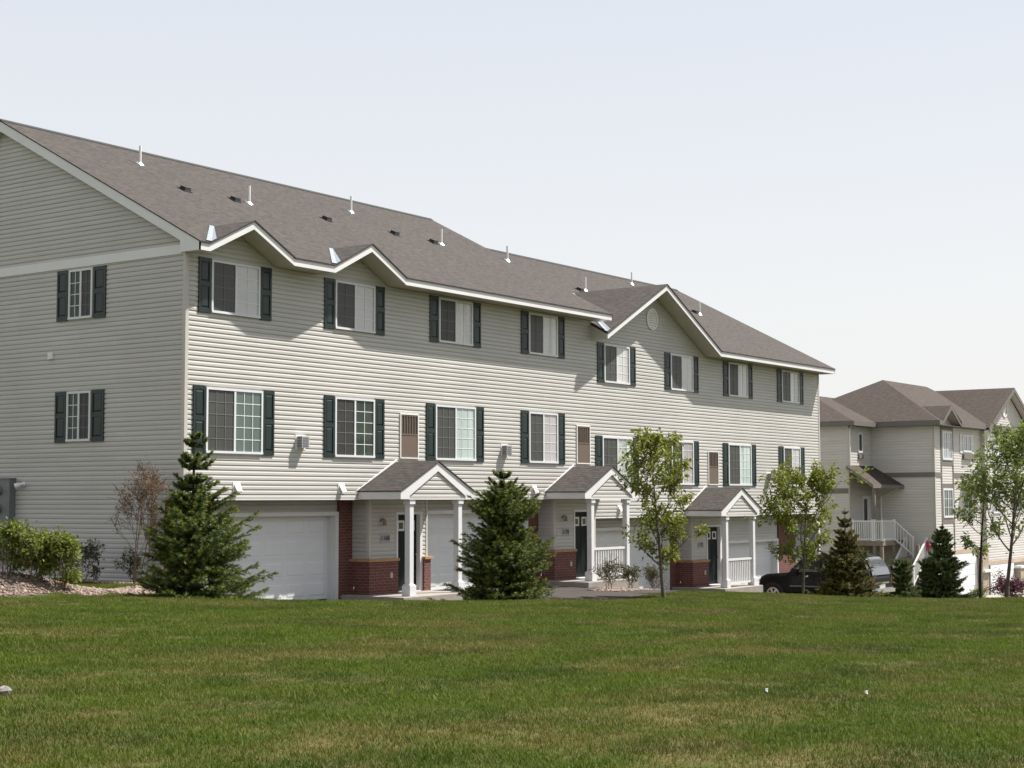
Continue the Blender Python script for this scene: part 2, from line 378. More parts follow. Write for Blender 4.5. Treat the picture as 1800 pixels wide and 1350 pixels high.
# ------------------------------------------------------------------ terrain
def sstep(a, b, t):
    t = np.clip((t-a)/(b-a), 0, 1); return t*t*(3-2*t)
def terrain(x, y):
    x = np.asarray(x, float); y = np.asarray(y, float)
    dx = x-EYE.x; dy = y-EYE.y
    d = dx*.8177+dy*.5757; l = dx*.5757-dy*.8177
    t = np.clip(l/np.maximum(d, 6.), -.6, .6)
    Dc = 30+16*t; zc = -.0648*Dc
    s = np.clip(d/Dc, 0, 1)
    near = -1.62+(zc+1.62)*s**1.6+.06*np.sin(s*np.pi)
    w = x-.55*np.minimum(y, 0)
    T = -1.84-.80*sstep(-1.2, 1.0, w)-.62*sstep(14.9, 17.6, x)-.62*sstep(24.3, 27.0, x)-1.0*sstep(33, 50, x)
    T = T-.10*np.exp(-((y+3.0)/1.6)**2)*sstep(-.5, -4, x)
    T = T+.44*np.exp(-((x+5.5)/1.35)**2-((y+1.0)/1.0)**2)
    b = sstep(Dc, Dc+6.5, d)
    und = .018*np.sin(x*1.1+.6*np.sin(y*.9))*np.sin(y*1.3+.5)+.012*np.sin(x*2.3+y*1.7)
    return near*(1-b)+T*b+und
def grid(xs, ys, dz=0.):
    X, Y = np.meshgrid(xs, ys, indexing='ij'); Z = terrain(X, Y)+dz
    v = np.stack([X.ravel(), Y.ravel(), Z.ravel()], 1); n, m = len(xs), len(ys)
    i = np.arange(n-1)[:, None]*m+np.arange(m-1)[None, :]; i = i.ravel()
    return v, np.stack([i, i+m, i+m+1, i+1], 1)
xs = np.concatenate([np.linspace(-900, -60, 15)[:-1], np.arange(-60, -32, 2.), np.arange(-32, 48, .4), np.arange(48, 110, 2.), np.linspace(110, 1200, 16)])
ys = np.concatenate([np.linspace(-900, -60, 15)[:-1], np.arange(-60, -32, 2.), np.arange(-32, 10, .4), np.arange(10, 60, 2.), np.linspace(60, 1200, 16)])
v, f = grid(xs, ys)
ground = tag(rawmesh('ground', v, f, M['lawn'], smooth=True), 'lawn ground rising to a low crest before the townhouses', None, None, 'structure')
del ground['label']

# asphalt driveways: sheets lying on the ground in front of the garages
def drive(x0, x1, y0, y1, cut=None):
    v, f = grid(np.arange(x0, x1+.01, .3), np.arange(y0, y1+.01, .3), .012)
    if cut is not None:
        c = v[f].mean(1); f = f[~cut(c[:, 0], c[:, 1])]
    return v, f
bedC = lambda x, y: ((x-14.75)/1.45)**2+((y+2.85)/.95)**2 < 1
def dcut(x, y):
    dx, dy = x-EYE.x, y-EYE.y; d = dx*.8177+dy*.5757; l = dx*.5757-dy*.8177
    return bedC(x, y) | ((x > 17.2) & (y < -1.75) & ~((x > 27.4) & (y > -3.4))) | (y < -9.5) | ((x > 10.5) & (y < -4.3-.9*(17.2-x)/6.7)) | (d < 30+16*np.clip(l/np.maximum(d, 6), -.6, .6)+5.5)
v1, f1 = drive(1.3, 36.0, -13.0, .6, dcut)
o = tag(rawmesh('driveway', v1, f1, M['asphalt'], smooth=True), None, None, None, 'structure')
v1, f1 = drive(48, 66, -16.0, -.3)
o = tag(rawmesh('driveway', v1, f1, M['concrete'], smooth=True), None, None, None, 'structure')

# ------------------------------------------------------------------ siding
def profile(zb, reveal, lip):
    # dutch lap: flat nose low, coved back above
    return [(zb, -.002), (zb+.016, -.002), (zb+.0165, lip), (zb+reveal*.60, lip*1.0), (zb+reveal*.75, lip*.62), (zb+reveal*.88, lip*.25), (zb+reveal, -.002)]
def siding(mb, origin, sdir, ndir, rng_fn, z0, z1, zbase=0., reveal=.1143, lip=.015):
    """courses of lap siding on the vertical plane through origin; rng_fn(z) -> (s0, s1)"""
    o = Vector((origin[0], origin[1], 0)); sd = Vector(sdir); nd = Vector(ndir)
    k = math.floor((z0-zbase)/reveal+1e-6)
    while zbase+k*reveal < z1-1e-6:
        pr = profile(zbase+k*reveal, reveal, lip)
        for (za, oa), (zb, ob) in zip(pr, pr[1:]):
            if zb <= z0+1e-9 or za >= z1-1e-9: continue
            ta, tb = max(za, z0), min(zb, z1)
            g = lambda z: oa+(ob-oa)*((z-za)/(zb-za))
            a0, a1 = rng_fn(ta); b0, b1 = rng_fn(tb)
            if a1-a0 < .004 and b1-b0 < .004: continue
            if a1 < a0: a0 = a1 = (a0+a1)/2
            if b1 < b0: b0 = b1 = (b0+b1)/2
            P = lambda s, z: o+sd*s+nd*g(z)+Vector((0, 0, z))
            mb.face([P(a0, ta), P(a1, ta), P(b1, tb), P(b0, tb)])
        k += 1

# ------------------------------------------------------------------ window, shutter builders (general plane)
class Plane:
    def __init__(s, origin, sdir, ndir): s.o = Vector((origin[0], origin[1], 0)); s.s = Vector(sdir); s.n = Vector(ndir)
    def p(s, a, z, off): return s.o+s.s*a+s.n*off+Vector((0, 0, z))
    def box(s, mb, a0, a1, z0, z1, o0, o1):
        mb.prism([s.p(a0, z0, o0), s.p(a1, z0, o0), s.p(a1, z1, o0), s.p(a0, z1, o0)], s.n*(o1-o0)); return mb
FRONT = Plane((0, 0), (1, 0, 0), (0, -1, 0))
SIDE = Plane((0, 0), (0, 1, 0), (-1, 0, 0))
def window(pl, a0, a1, z0, z1, parent, left, right, cols, rows, fw=.055, dim_left=True, two=True, fmat='frame'):
    m = MB(); D = .05
    pl.box(m, a0, a1, z1-fw, z1, -.03, D); pl.box(m, a0, a1, z0, z0+fw, -.03, D+.012)
    pl.box(m, a0, a0+fw, z0+fw, z1-fw, -.03, D); pl.box(m, a1-fw, a1, z0+fw, z1-fw, -.03, D)
    mid = (a0+a1)/2
    if two: pl.box(m, mid-.03, mid+.03, z0+fw, z1-fw, -.03, D-.006)
    w = m.build('window', M[fmat], parent)
    halves = [(a0+fw, mid-.03, left, dim_left), (mid+.03, a1-fw, right, False)] if two else [(a0+fw, a1-fw, right, False)]
    for b0, b1, mt, dim in halves:
        p = MB(); pl.box(p, b0, b1, z0+fw, z1-fw, -.02, .024); p.build('pane', M[mt], w)
        if cols:
            g = MB(); t = .0085
            for i in range(1, cols):
                c = b0+(b1-b0)*i/cols; pl.box(g, c-t, c+t, z0+fw, z1-fw, .025, .033)
            for j in range(1, rows):
                c = z0+fw+(z1-z0-2*fw)*j/rows; pl.box(g, b0, b1, c-t, c+t, .0265, .0315)
            g.build('muntin_grid', M['muntin_dim' if dim else 'muntin'], w)
    return w
def shutter(pl, a0, a1, z0, z1, parent, mat='shutter'):
    m = MB(); st = .055
    pl.box(m, a0+.012, a1-.012, z0+.012, z1-.012, .010, .024)
    pl.box(m, a0, a0+st, z0, z1, .008, .042); pl.box(m, a1-st, a1, z0, z1, .008, .042)
    zm = z0+(z1-z0)*.52
    for za, zb in ((z0, z0+.11), (zm-.055, zm+.055), (z1-.09, z1)): pl.box(m, a0+st, a1-st, za, zb, .008, .040)
    for za, zb in ((z0+.11, zm-.055), (zm+.055, z1-.09)):
        A0, A1, Z0, Z1 = a0+st+.02, a1-st-.02, za+.02, zb-.02; i = .028
        outer = [pl.p(A0, Z0, .024), pl.p(A1, Z0, .024), pl.p(A1, Z1, .024), pl.p(A0, Z1, .024)]
        inner = [pl.p(A0+i, Z0+i, .036), pl.p(A1-i, Z0+i, .036), pl.p(A1-i, Z1-i, .036), pl.p(A0+i, Z1-i, .036)]
        m.face(inner)
        for q in range(4): m.face([outer[q], outer[(q+1) % 4], inner[(q+1) % 4], inner[q]])
    return m.build('shutter', M[mat], parent)

# ------------------------------------------------------------------ the townhouse row
HOUSE = thing('townhouse_row', (0, 0, -2.6), 'long three-storey cream sided townhouse row with green shutters and gabled entry porches', 'townhouse')
XS, XE, DEPTH = 17.38, 34.73, 13.36          # level step, right end, depth of the block
ST = .61; SL = .52; OV = .65
EAVE = 5.87; SOF = 5.66; RY = DEPTH/2; RZ = EAVE+SL*(RY+OV)
NOT_L = [(.13, 1.53, 2.92, 6.57), (4.41, 5.82, 7.22, 6.58)]   # dormers: foot, peak, foot, peak height
NOT_R = [(17.34, 21.16, 25.02, 7.22)]
FL = [-2.57, -2.57, -3.2, -3.83]             # garage floors
PF = [-2.47, -2.47, -3.08]                   # porch slabs
U = 8.68
# front walls
m = MB()
siding(m, (0, 0), (1, 0, 0), (0, -1, 0), lambda z: (.05, XS), 0, SOF)
siding(m, (0, 0), (1, 0, 0), (0, -1, 0), lambda z: (XS, XE), -ST, SOF-ST)
for a, pk, b, pz in NOT_L:
    h = pz-.21
    siding(m, (0, 0), (1, 0, 0), (0, -1, 0), lambda z: (a+(pk-a)*(z-SOF)/(h-SOF), b-(b-pk)*(z-SOF)/(h-SOF)), SOF, h)
for a, pk, b, pz in NOT_R:
    h = pz-.21; s0 = SOF-ST
    siding(m, (0, 0), (1, 0, 0), (0, -1, 0), lambda z: (a+.04+(pk-a-.04)*(z-s0)/(h-s0), b-(b-pk)*(z-s0)/(h-s0)), s0, h)
# backing so that no light leaks through, and the underside of the cantilever
m.face([(0, .012, 0), (XS, .012, 0), (XS, .012, EAVE+.27), (0, .012, EAVE+.27)]); m.face([(XS, .012, -ST), (XE, .012, -ST), (XE, .012, EAVE-ST+.27), (XS, .012, EAVE-ST+.27)])
m.face([(0, .004, 0), (XS, .004, 0), (XS, .62, 0), (0, .62, 0)]); m.face([(XS, .004, -ST), (XE, .004, -ST), (XE, .62, -ST), (XS, .62, -ST)])
m.face([(XS, 0, -ST), (XS, 0, 0), (XS, .62, 0), (XS, .62, -ST)])
m.build('front_wall', M['siding'], HOUSE)
# white starter strip along the lower edge of the overhang
m = MB(); m.box(0.0, XS-.004, -.016, -.002, -.014, .012); m.box(XS, XE, -.016, -.002, -ST-.014, -ST+.012)
m.build('starter_strip', M['white'], HOUSE)
# gable end wall
m = MB()
top = lambda y: EAVE-.17+SL*(min(y, DEPTH-y)+OV)
zr = lambda z: ((.0 if z >= 0 else .62), DEPTH) if z < EAVE-.17+SL*OV else ((z-EAVE+.17)/SL-OV, DEPTH-((z-EAVE+.17)/SL-OV))
siding(m, (0, 0), (0, 1, 0), (-1, 0, 0), lambda z: (.62, DEPTH), -2.5, 0)
siding(m, (0, 0), (0, 1, 0), (-1, 0, 0), zr, 0, RZ-.2)
m.face([(.012, .6, -2.7), (.012, DEPTH, -2.7), (.012, DEPTH, 0), (.012, .6, 0)]); m.face([(.012, .012, 0), (.012, DEPTH, 0), (.012, DEPTH, EAVE), (.012, RY, RZ-.1), (.012, .012, EAVE)])
m.build('gable_wall', M['siding'], HOUSE)
m = MB(); m.box(-.025, -.006, DEPTH, .62, -2.7, -2.02)
m.build('foundation', M['concrete'], HOUSE)
# far end and rear walls
m = MB()
siding(m, (XE, 0), (0, 1, 0), (1, 0, 0), lambda z: (.62, DEPTH), -3.9, -ST); siding(m, (XE, 0), (0, 1, 0), (1, 0, 0), lambda z: zr(z+ST), -ST, RZ-ST-.2)
m.face([(XE-.012, .012, -3.9), (XE-.012, DEPTH, -3.9), (XE-.012, DEPTH, EAVE-ST), (XE-.012, RY, RZ-ST-.1), (XE-.012, .012, EAVE-ST)])
m.face([(0, DEPTH, -3.9), (XE, DEPTH, -3.9), (XE, DEPTH, SOF-ST), (XS, DEPTH, SOF-ST), (XS, DEPTH, SOF), (0, DEPTH, SOF)])
m.build('rear_wall', M['siding'], HOUSE)
# step infill between the two roof levels
m = MB()
m.prism([(XS, -.0, SOF-ST-.1), (XS, -.0, EAVE+SL*OV-.03), (XS, RY, RZ-.03), (XS, DEPTH, EAVE+SL*OV-.03), (XS, DEPTH, SOF-ST-.1)], (.03, 0, 0))
m.build('step_wall', M['siding'], HOUSE)
# band board of the gable, corner boards
m = MB(); m.box(-.035, -.012, .12, DEPTH, 5.65, 5.87); m.build('band_board', M['fascia'], HOUSE)
m = MB(); m.box(-.024, .075, -.024, -.004, .0, SOF); m.box(-.024, -.004, -.004, .085, 0., SOF)
m.build('corner_board', M['cornertrim'], HOUSE)
m = MB(); m.box(-.022, -.004, .60, .69, -2.5, 0.); m.build('corner_board', M['cornertrim'], HOUSE); m = MB()
m.box(XE-.075, XE+.024, -.024, -.004, -ST, SOF-ST); m.box(XE+.004, XE+.024, -.004, .085, -ST, SOF-ST)
m.build('corner_board', M['cornertrim'], HOUSE)

# roofs ----------------------------------------------------------------
def roofpoly(x0, x1, drop, notches):
    e = EAVE-drop; pts = [(x0, -OV-.03, e-.03*SL)]
    for a, pk, b, pz in notches:
        yb = (pz-e)/SL-OV
        pts += [(a, -OV-.03, e-.03*SL), (pk, yb, pz), (b, -OV-.03, e-.03*SL)]
    pts += [(x1, -OV-.03, e-.03*SL), (x1, RY, RZ-drop), (x0, RY, RZ-drop)]
    return pts
def thick(mb, pts, t, side=1):
    mb.mat(0).face(pts); low = [(x, y, z-t) for x, y, z in pts]; mb.mat(side)
    n = len(pts)
    for i in range(n): mb.face([pts[i], pts[(i+1) % n], low[(i+1) % n], low[i]])
    mb.mat(0)
XL = -.2; XR1 = XS+.24; XR2 = XE+.2
m = MB()
thick(m, roofpoly(XL-.02, XR1, 0, NOT_L), .03)
thick(m, [(XL-.02, RY, RZ), (XR1, RY, RZ), (XR1, DEPTH+OV+.03, EAVE-.03*SL), (XL-.02, DEPTH+OV+.03, EAVE-.03*SL)], .03)
for a, pk, b, pz in NOT_L:
    yb = (pz-EAVE)/SL-OV
    thick(m, [(a, -OV-.03, EAVE-.005), (pk, -OV-.03, pz), (pk, yb, pz)], .03); thick(m, [(b, -OV-.03, EAVE-.005), (pk, yb, pz), (pk, -OV-.03, pz)], .03)
roofL = m.build('roof', [M['shingle'], M['edge']], HOUSE)
m = MB(); e2 = EAVE-ST
thick(m, roofpoly(XS-.06, XR2, ST, NOT_R), .03)
thick(m, [(XS-.06, RY, RZ-ST), (XR2, RY, RZ-ST), (XR2, DEPTH+OV+.03, e2-.03*SL), (XS-.06, DEPTH+OV+.03, e2-.03*SL)], .03)
for a, pk, b, pz in NOT_R:
    yb = (pz-e2)/SL-OV
    thick(m, [(a, -OV-.03, e2-.005), (pk, -OV-.03, pz), (pk, yb, pz)], .03); thick(m, [(b, -OV-.03, e2-.005), (pk, yb, pz), (pk, -OV-.03, pz)], .03)
roofR = m.build('roof', [M['shingle'], M['edge']], HOUSE)
# ridge caps
for x0, x1, d, par in ((XL-.02, XR1, 0, roofL), (XR1, XR2, ST, roofR)):
    m = MB(); z = RZ-d
    m.face([(x0, RY-.13, z-.13*SL+.014), (x1, RY-.13, z-.13*SL+.014), (x1, RY, z+.03), (x0, RY, z+.03)]); m.face([(x0, RY+.13, z-.13*SL+.014), (x1, RY+.13, z-.13*SL+.014), (x1, RY, z+.03), (x0, RY, z+.03)])
    m.build('ridge_cap', M['ridgecap'], par)
# valley flashings, left valley of each dormer
def flashing(a, pk, pz, e, par):
    yb = (pz-e)/SL-OV
    p0 = Vector((a, -OV-.035, e)); p1 = Vector((pk, yb, pz))
    d = p1-p0
    m = MB(); w = .17; o = Vector((0, 0, .012))
    q0, q1 = p0+d*.02, p1-d*.03
    m.face([q0+o, q1+o, q1+Vector((-w*.8, 0, 0))+o, q0+Vector((-w, 0, 0))+o])
    up_ = Vector((w*.9, 0, w*.9*SL)); upd = Vector((w*.5, 0, w*.5*SL))
    m.face([q0+o, q0+up_+o, q1+upd*0.1+o, q1+o])
    m.build('valley_flashing', M['flash'], par)
for a, pk, b, pz in NOT_L: flashing(a, pk, pz, EAVE, roofL)
for a, pk, b, pz in NOT_R: flashing(a, pk, pz, e2, roofR)
# eave fascia and soffit follow the dormers
def path(x0, x1, e, notches):
    p = [(x0, e)]
    for a, pk, b, pz in notches: p += [(a, e), (pk, pz), (b, e)]
    p.append((x1, e)); return p
def eave(pth, hgt=.215):
    m = MB(); sf = MB()
    dzs = .028
    for (xa, za), (xb, zb) in zip(pth, pth[1:]):
        if xb-xa < .01: continue
        za2, zb2 = za-dzs, zb-dzs
        m.prism([(xa, -OV, za2), (xb, -OV, zb2), (xb, -OV, zb2-hgt+dzs), (xa, -OV, za2-hgt+dzs)], (0, .03, 0))
        sf.face([(xa, -OV+.03, za-hgt+.02), (xb, -OV+.03, zb-hgt+.02), (xb, .0, zb-hgt+.02), (xa, .0, za-hgt+.02)])
    m.build('fascia', M['fascia'], HOUSE); sf.build('soffit', M['soffit'], HOUSE)
eave(path(XL, XR1, EAVE, NOT_L)); eave(path(XS-.04, XR2, e2, NOT_R))
# rakes
def rake(x, drop, sgn):
    m = MB(); e = EAVE-drop; rz = RZ-drop; h = .25; t = .028
    for s in (0, 1):
        Yf = lambda y: y if s == 0 else DEPTH-y
        m.prism([(x, Yf(-OV), e-t), (x, Yf(RY), rz-t), (x, Yf(RY), rz-t-h*1.05), (x, Yf(-.0), e+SL*OV-t-h), (x, Yf(-.0), e-.215), (x, Yf(-OV), e-.215)], (.03*sgn, 0, 0))
        # underside
        m.face([(x, Yf(0), e+SL*OV-t-h+.03), (x, Yf(RY), rz-t-h+.03), (x+.24*sgn, Yf(RY), rz-t-h+.03), (x+.24*sgn, Yf(0), e+SL*OV-t-h+.03)])
        m.face([(x, Yf(-OV), e-.2), (x, Yf(0.02), e-.2), (x+.26*sgn, Yf(0.02), e-.2), (x+.26*sgn, Yf(-OV), e-.2)])
        m.face([(x, Yf(.0), e-.2), (x, Yf(.0), e+.2), (x+.26*sgn, Yf(.0), e+.2), (x+.26*sgn, Yf(.0), e-.2)])
    m.build('rake_board', M['fascia'], HOUSE)
rake(XL, 0, 1); rake(XR2, ST, -1); rake(XR1, 0, -1)
# box end at the foot of the big gable
m = MB(); a, pk, b, pz = NOT_R[0]
m.prism([(a, -OV+.03, e2-.2), (a, -.0, e2-.2), (a, .0, e2+SL*OV-.06), (a, -OV+.03, e2-.05)], (.03, 0, 0)); m.build('soffit_return', M['soffit'], HOUSE)
# roof vents
def roofz(x, y): return EAVE-(0 if x < XR1 else ST)+SL*(y+OV)
def slope_ring(mb, x, y, r0, r1, dz, n=14):
    z = lambda yy: roofz(x, y)+SL*(yy-y)
    for k in range(n):
        a0, a1 = 2*math.pi*k/n, 2*math.pi*(k+1)/n
        mb.face([(x+r0*math.cos(a0), y+r0*math.sin(a0), z(y+r0*math.sin(a0))+dz), (x+r1*math.cos(a0), y+r1*math.sin(a0), z(y+r1*math.sin(a0))+.012),
                 (x+r1*math.cos(a1), y+r1*math.sin(a1), z(y+r1*math.sin(a1))+.012), (x+r0*math.cos(a1), y+r0*math.sin(a1), z(y+r0*math.sin(a1))+dz)])
for x, y in ((3.2, 5.23), (5.58, 3.53), (11.63, 5.13), (14.11, 3.51), (17.3, 3.21), (22.83, 3.67), (30.0, 5.99), (31.09, 3.47)):
    z = roofz(x, y); m = MB()
    m.tube([(x, y, z-.05), (x, y, z+.50)], .034, 10)
    m.mat(1); slope_ring(m, x, y, .05, .12, .07); m.mat(0)
    m.build('vent_pipe', [M['ventw'], M['flash']], roofL if x < XR1 else roofR)
for x, y in ((3.21, 3.49), (5.06, 3.53), (8.75, 3.54), (11.85, 3.55), (13.71, 3.51), (22.28, 3.54), (30.93, 3.59)):
    z = roofz(x, y); m = MB()
    P = lambda dx, dy, dz: (x+dx, y+dy, z+SL*dy+dz)
    m.prism([P(-.15, -.12, .012), P(.15, -.12, .012), P(.15, .16, .012), P(-.15, .16, .012)], (0, 0, .012))
    m.prism([P(-.10, -.10, .024), P(-.10, -.10, .12), P(-.10, .06, .10), P(-.10, .12, .024)], (.20, 0, 0))
    m.build('roof_vent', M['blackv'], roofL if x < XR1 else roofR)

# windows of the front ---------------------------------------------------
UP = [(.77, 2.37, 'screen', 'blind'), (5.10, 6.67, 'screen', 'blind'), (9.42, 10.99, 'screen_open', 'blind_branch'), (13.83, 15.39, 'screen', 'blind_branch'),
      (18.11, 19.69, 'screen', 'blind_branch'), (22.46, 24.05, 'screen', 'blind_branch'), (26.76, 28.30, 'screen', 'blind_branch'), (31.24, 32.80, 'pane_dark', 'blind_branch')]
for i, (a, b, l, r) in enumerate(UP):
    d = 0 if i < 4 else ST
    z0, z1 = 4.355-d, 5.605-d
    window(FRONT, a, b, z0, z1, HOUSE, l, r, 2, 4)
    for s0, s1 in ((a-.40, a-.02), (b+.02, b+.40)): shutter(FRONT, s0, s1, z0-.02, z1+.02, HOUSE)
LO = [(.64, 2.50, 'screen', 'pane_green', 3), (5.11, 6.67, 'screen_open', 'pane_dark', 2), (9.27, 11.13, 'screen', 'curtain_white', 3), (13.82, 15.38, 'screen', 'curtain_beige', 2),
      (17.97, 19.84, 'screen', 'curtain_mix', 3), (22.46, 24.02, 'pane_dark', 'curtain_beige', 2), (26.67, 28.51, 'screen', 'curtain_white', 3), (31.30, 32.82, 'screen', 'blind', 2)]
for i, (a, b, l, r, c) in enumerate(LO):
    d = 0 if i < 4 else ST
    z0, z1 = 1.08-d, 2.61-d
    window(FRONT, a, b, z0, z1, HOUSE, l, r, c, 5)
    for s0, s1 in ((a-.40, a-.02), (b+.02, b+.40)): shutter(FRONT, s0, s1, z0-.02, z1+.02, HOUSE)
# gable end windows
for z0, z1 in ((4.38, 5.60), (1.41, 2.62)):
    window(SIDE, 3.19, 4.06, z0, z1, HOUSE, 'screen_open', 'pane_dark', 2, 4)
    shutter(SIDE, 2.72, 3.16, z0-.02, z1+.01, HOUSE); shutter(SIDE, 4.09, 4.50, z0-.02, z1+.01, HOUSE)
# round gable vent
m = MB(); cx, cz, r = 21.22, 6.07, .37
prev = None
ring = [(cx+r*math.cos(t), cz+r*math.sin(t)) for t in np.linspace(0, 2*math.pi, 29)[:-1]]; rin = [(cx+(r-.06)*math.cos(t), cz+(r-.06)*math.sin(t)) for t in np.linspace(0, 2*math.pi, 29)[:-1]]
for i in range(28):
    j = (i+1) % 28
    m.face([(ring[i][0], -.05, ring[i][1]), (ring[j][0], -.05, ring[j][1]), (rin[j][0], -.05, rin[j][1]), (rin[i][0], -.05, rin[i][1])])
    m.face([(ring[i][0], -.05, ring[i][1]), (ring[j][0], -.05, ring[j][1]), (ring[j][0], 0, ring[j][1]), (ring[i][0], 0, ring[i][1])])
    m.face([(rin[i][0], -.05, rin[i][1]), (rin[j][0], -.05, rin[j][1]), (rin[j][0], -.015, rin[j][1]), (rin[i][0], -.015, rin[i][1])])
m.face([(x, -.016, z) for x, z in rin])
for k in range(7):
    z = cz-.26+k*.082; hw = math.sqrt(max(.01, (r-.06)**2-(z-cz)**2))-.01
    m.prism([(cx-hw, -.018, z+.03), (cx-hw, -.045, z-.02), (cx-hw, -.040, z-.03), (cx-hw, -.018, z+.015)], (2*hw, 0, 0))
m.build('gable_vent', M['ventw'], HOUSE)
# brown louvred closet panels
for x, d in ((7.77, 0), (16.49, 0), (25.15, ST)):
    m = MB(); w = .72; z0, z1 = 1.12-d, 2.27-d
    pl = FRONT
    pl.box(m, x-.035, x+w+.035, z1, z1+.035, .0, .04); pl.box(m, x-.035, x, z0-.03, z1, 0, .04); pl.box(m, x+w, x+w+.035, z0-.03, z1, 0, .04); pl.box(m, x, x+w, z0-.03, z0, 0, .045)
    m.mat(1); pl.box(m, x, x+w, z0, z0+.60, .0, .024); pl.box(m, x, x+w, z0+.60, z0+.64, .0, .032); pl.box(m, x, x+w, z1-.04, z1, .0, .032)
    m.mat(2); pl.box(m, x, x+w, z0+.64, z1-.04, .0, .018)
    m.mat(1)
    for k in range(7): pl.box(m, x+.02+k*.112, x+.052+k*.112, z0+.64, z1-.04, .019, .032)
    m.build('louver_panel', [M['ventw'], M['louver'], M['louverdark']], HOUSE)
# heater hoods and small flap vents
for x, d in ((3.70, 0), (12.42, 0), (29.83, ST)):
    z = 1.25-d; m = MB(); pl = FRONT
    pl.box(m, x-.03, x+.33, z-.02, z+.35, .004, .022)
    m.mat(1); pl.box(m, x+.02, x+.28, z+.02, z+.31, .022, .20)
    m.mat(2)
    for k in range(4):
        for q in range(2): pl.box(m, x+.045+q*.11, x+.14+q*.11, z+.045+k*.064, z+.09+k*.064, .20, .206)
    for k in range(4): m.box(x+.014, x+.0195, -.18, -.05, z+.045+k*.064, z+.09+k*.064)
    m.build('heater_hood', [M['ventw'], M['vent'], M['meter']], HOUSE)
for x, d in ((1.56, 0), (5.28, 0), (14.0, 0), (18.9, ST)):
    z = .17-d; m = MB()
    FRONT.box(m, x-.02, x+.23, z-.02, z+.24, .004, .024)
    m.prism([(x+.02, -.026, z+.20), (x+.02, -.03, z+.20), (x+.02, -.135, z+.03), (x+.02, -.12, z+.02), (x+.02, -.026, z+.13)], (.17, 0, 0))
    m.build('flap_vent', M['ventw'], HOUSE)
m = MB(); SIDE.box(m, 4.62, 4.80, 3.45, 3.62, .004, .05); m.build('wall_outlet', M['ventw'], HOUSE)

# ground floor -----------------------------------------------------------
GY = .62
for k in range(4):
    x0 = U*k; fl = FL[k]; top_ = fl+2.15
    ov = 0. if k < 2 else -ST
    g0, g1 = x0+1.02, x0+5.86
    m = MB()
    siding(m, (0, GY), (1, 0, 0), (0, -1, 0), lambda z: (g0-.12, g1+.02), top_+.10, ov)
    m.face([(g0-1.1, GY+.33, fl-.4), (x0+9.6, GY+.33, fl-.4), (x0+9.6, GY+.33, ov), (g0-1.1, GY+.33, ov)]) if k < 3 else m.face([(g0-1.1, GY+.33, fl-.4), (XE, GY+.33, fl-.4), (XE, GY+.33, ov), (g0-1.1, GY+.33, ov)])
    m.face([(g0-.1, GY+.008, top_+.1), (g1+.1, GY+.008, top_+.1), (g1+.1, GY+.008, ov), (g0-.1, GY+.008, ov)])
    m.build('garage_front_wall', M['siding'], HOUSE)
    # door with pressed panels
    m = MB(); gy = GY+.25
    m.box(g0+.02, g1-.02, gy, gy+.012, fl-.06, top_)
    rows, cols = 4, 6; ph = 2.15/rows; pw = (g1-g0-.04)/cols
    for r in range(rows):
        zb = fl+r*ph
        m.box(g0+.02, g1-.02, gy-.012, gy, zb+.006, zb+ph-.006)
        for c in range(cols):
            a0, a1, b0, b1 = g0+.02+c*pw+.09, g0+.02+(c+1)*pw-.09, zb+.10, zb+ph-.10
            i = .03; y0 = gy-.012
            ou = [(a0, y0-.001, b0), (a1, y0-.001, b0), (a1, y0-.001, b1), (a0, y0-.001, b1)]; inn = [(a0+i, y0-.009, b0+i), (a1-i, y0-.009, b0+i), (a1-i, y0-.009, b1-i), (a0+i, y0-.009, b1-i)]
            m.face(inn)
            for q in range(4): m.face([ou[q], ou[(q+1) % 4], inn[(q+1) % 4], inn[q]])
    gd = m.build('garage_door', M['garage'], HOUSE)
    m = MB(); m.box(g0+.02, g1-.02, gy-.016, gy+.01, fl-.07, fl+.004); m.build('bottom_seal', M['dark'], gd)
    m = MB(); c_ = (g0+g1)/2; m.box(c_-.11, c_+.11, gy-.05, gy-.035, fl+.60, fl+.63); m.box(c_-.11, c_-.085, gy-.036, gy-.013, fl+.60, fl+.63); m.box(c_+.085, c_+.11, gy-.036, gy-.013, fl+.60, fl+.63); m.build('handle', M['garage'], gd)
    m = MB(); m.box(g0-.10, g0+.02, GY-.05, gy+.03, fl-.3, top_); m.box(g1-.02, g1+.10, GY-.05, gy+.03, fl-.3, top_); m.box(g0-.10, g1+.10, GY-.055, gy+.03, top_, top_+.10)
    m.build('door_frame', M['white'], gd)
    # brick piers
    m = MB(); m.box(x0+5.965, x0+6.50, GY-.06, GY+.02, fl-.5, ov-.002)
    if k == 3: m.box(x0+6.50, x0+7.5, GY-.06, GY+.02, fl-.5, ov-.002)
    m.build('brick_pier', M['brick'], HOUSE)
    m = MB(); m.box(.01 if k == 0 else x0+.32, g0-.105, GY-.05, GY+.02, fl-.5, ov-.002)
    m.build('brick_pier', M['brick'], HOUSE)
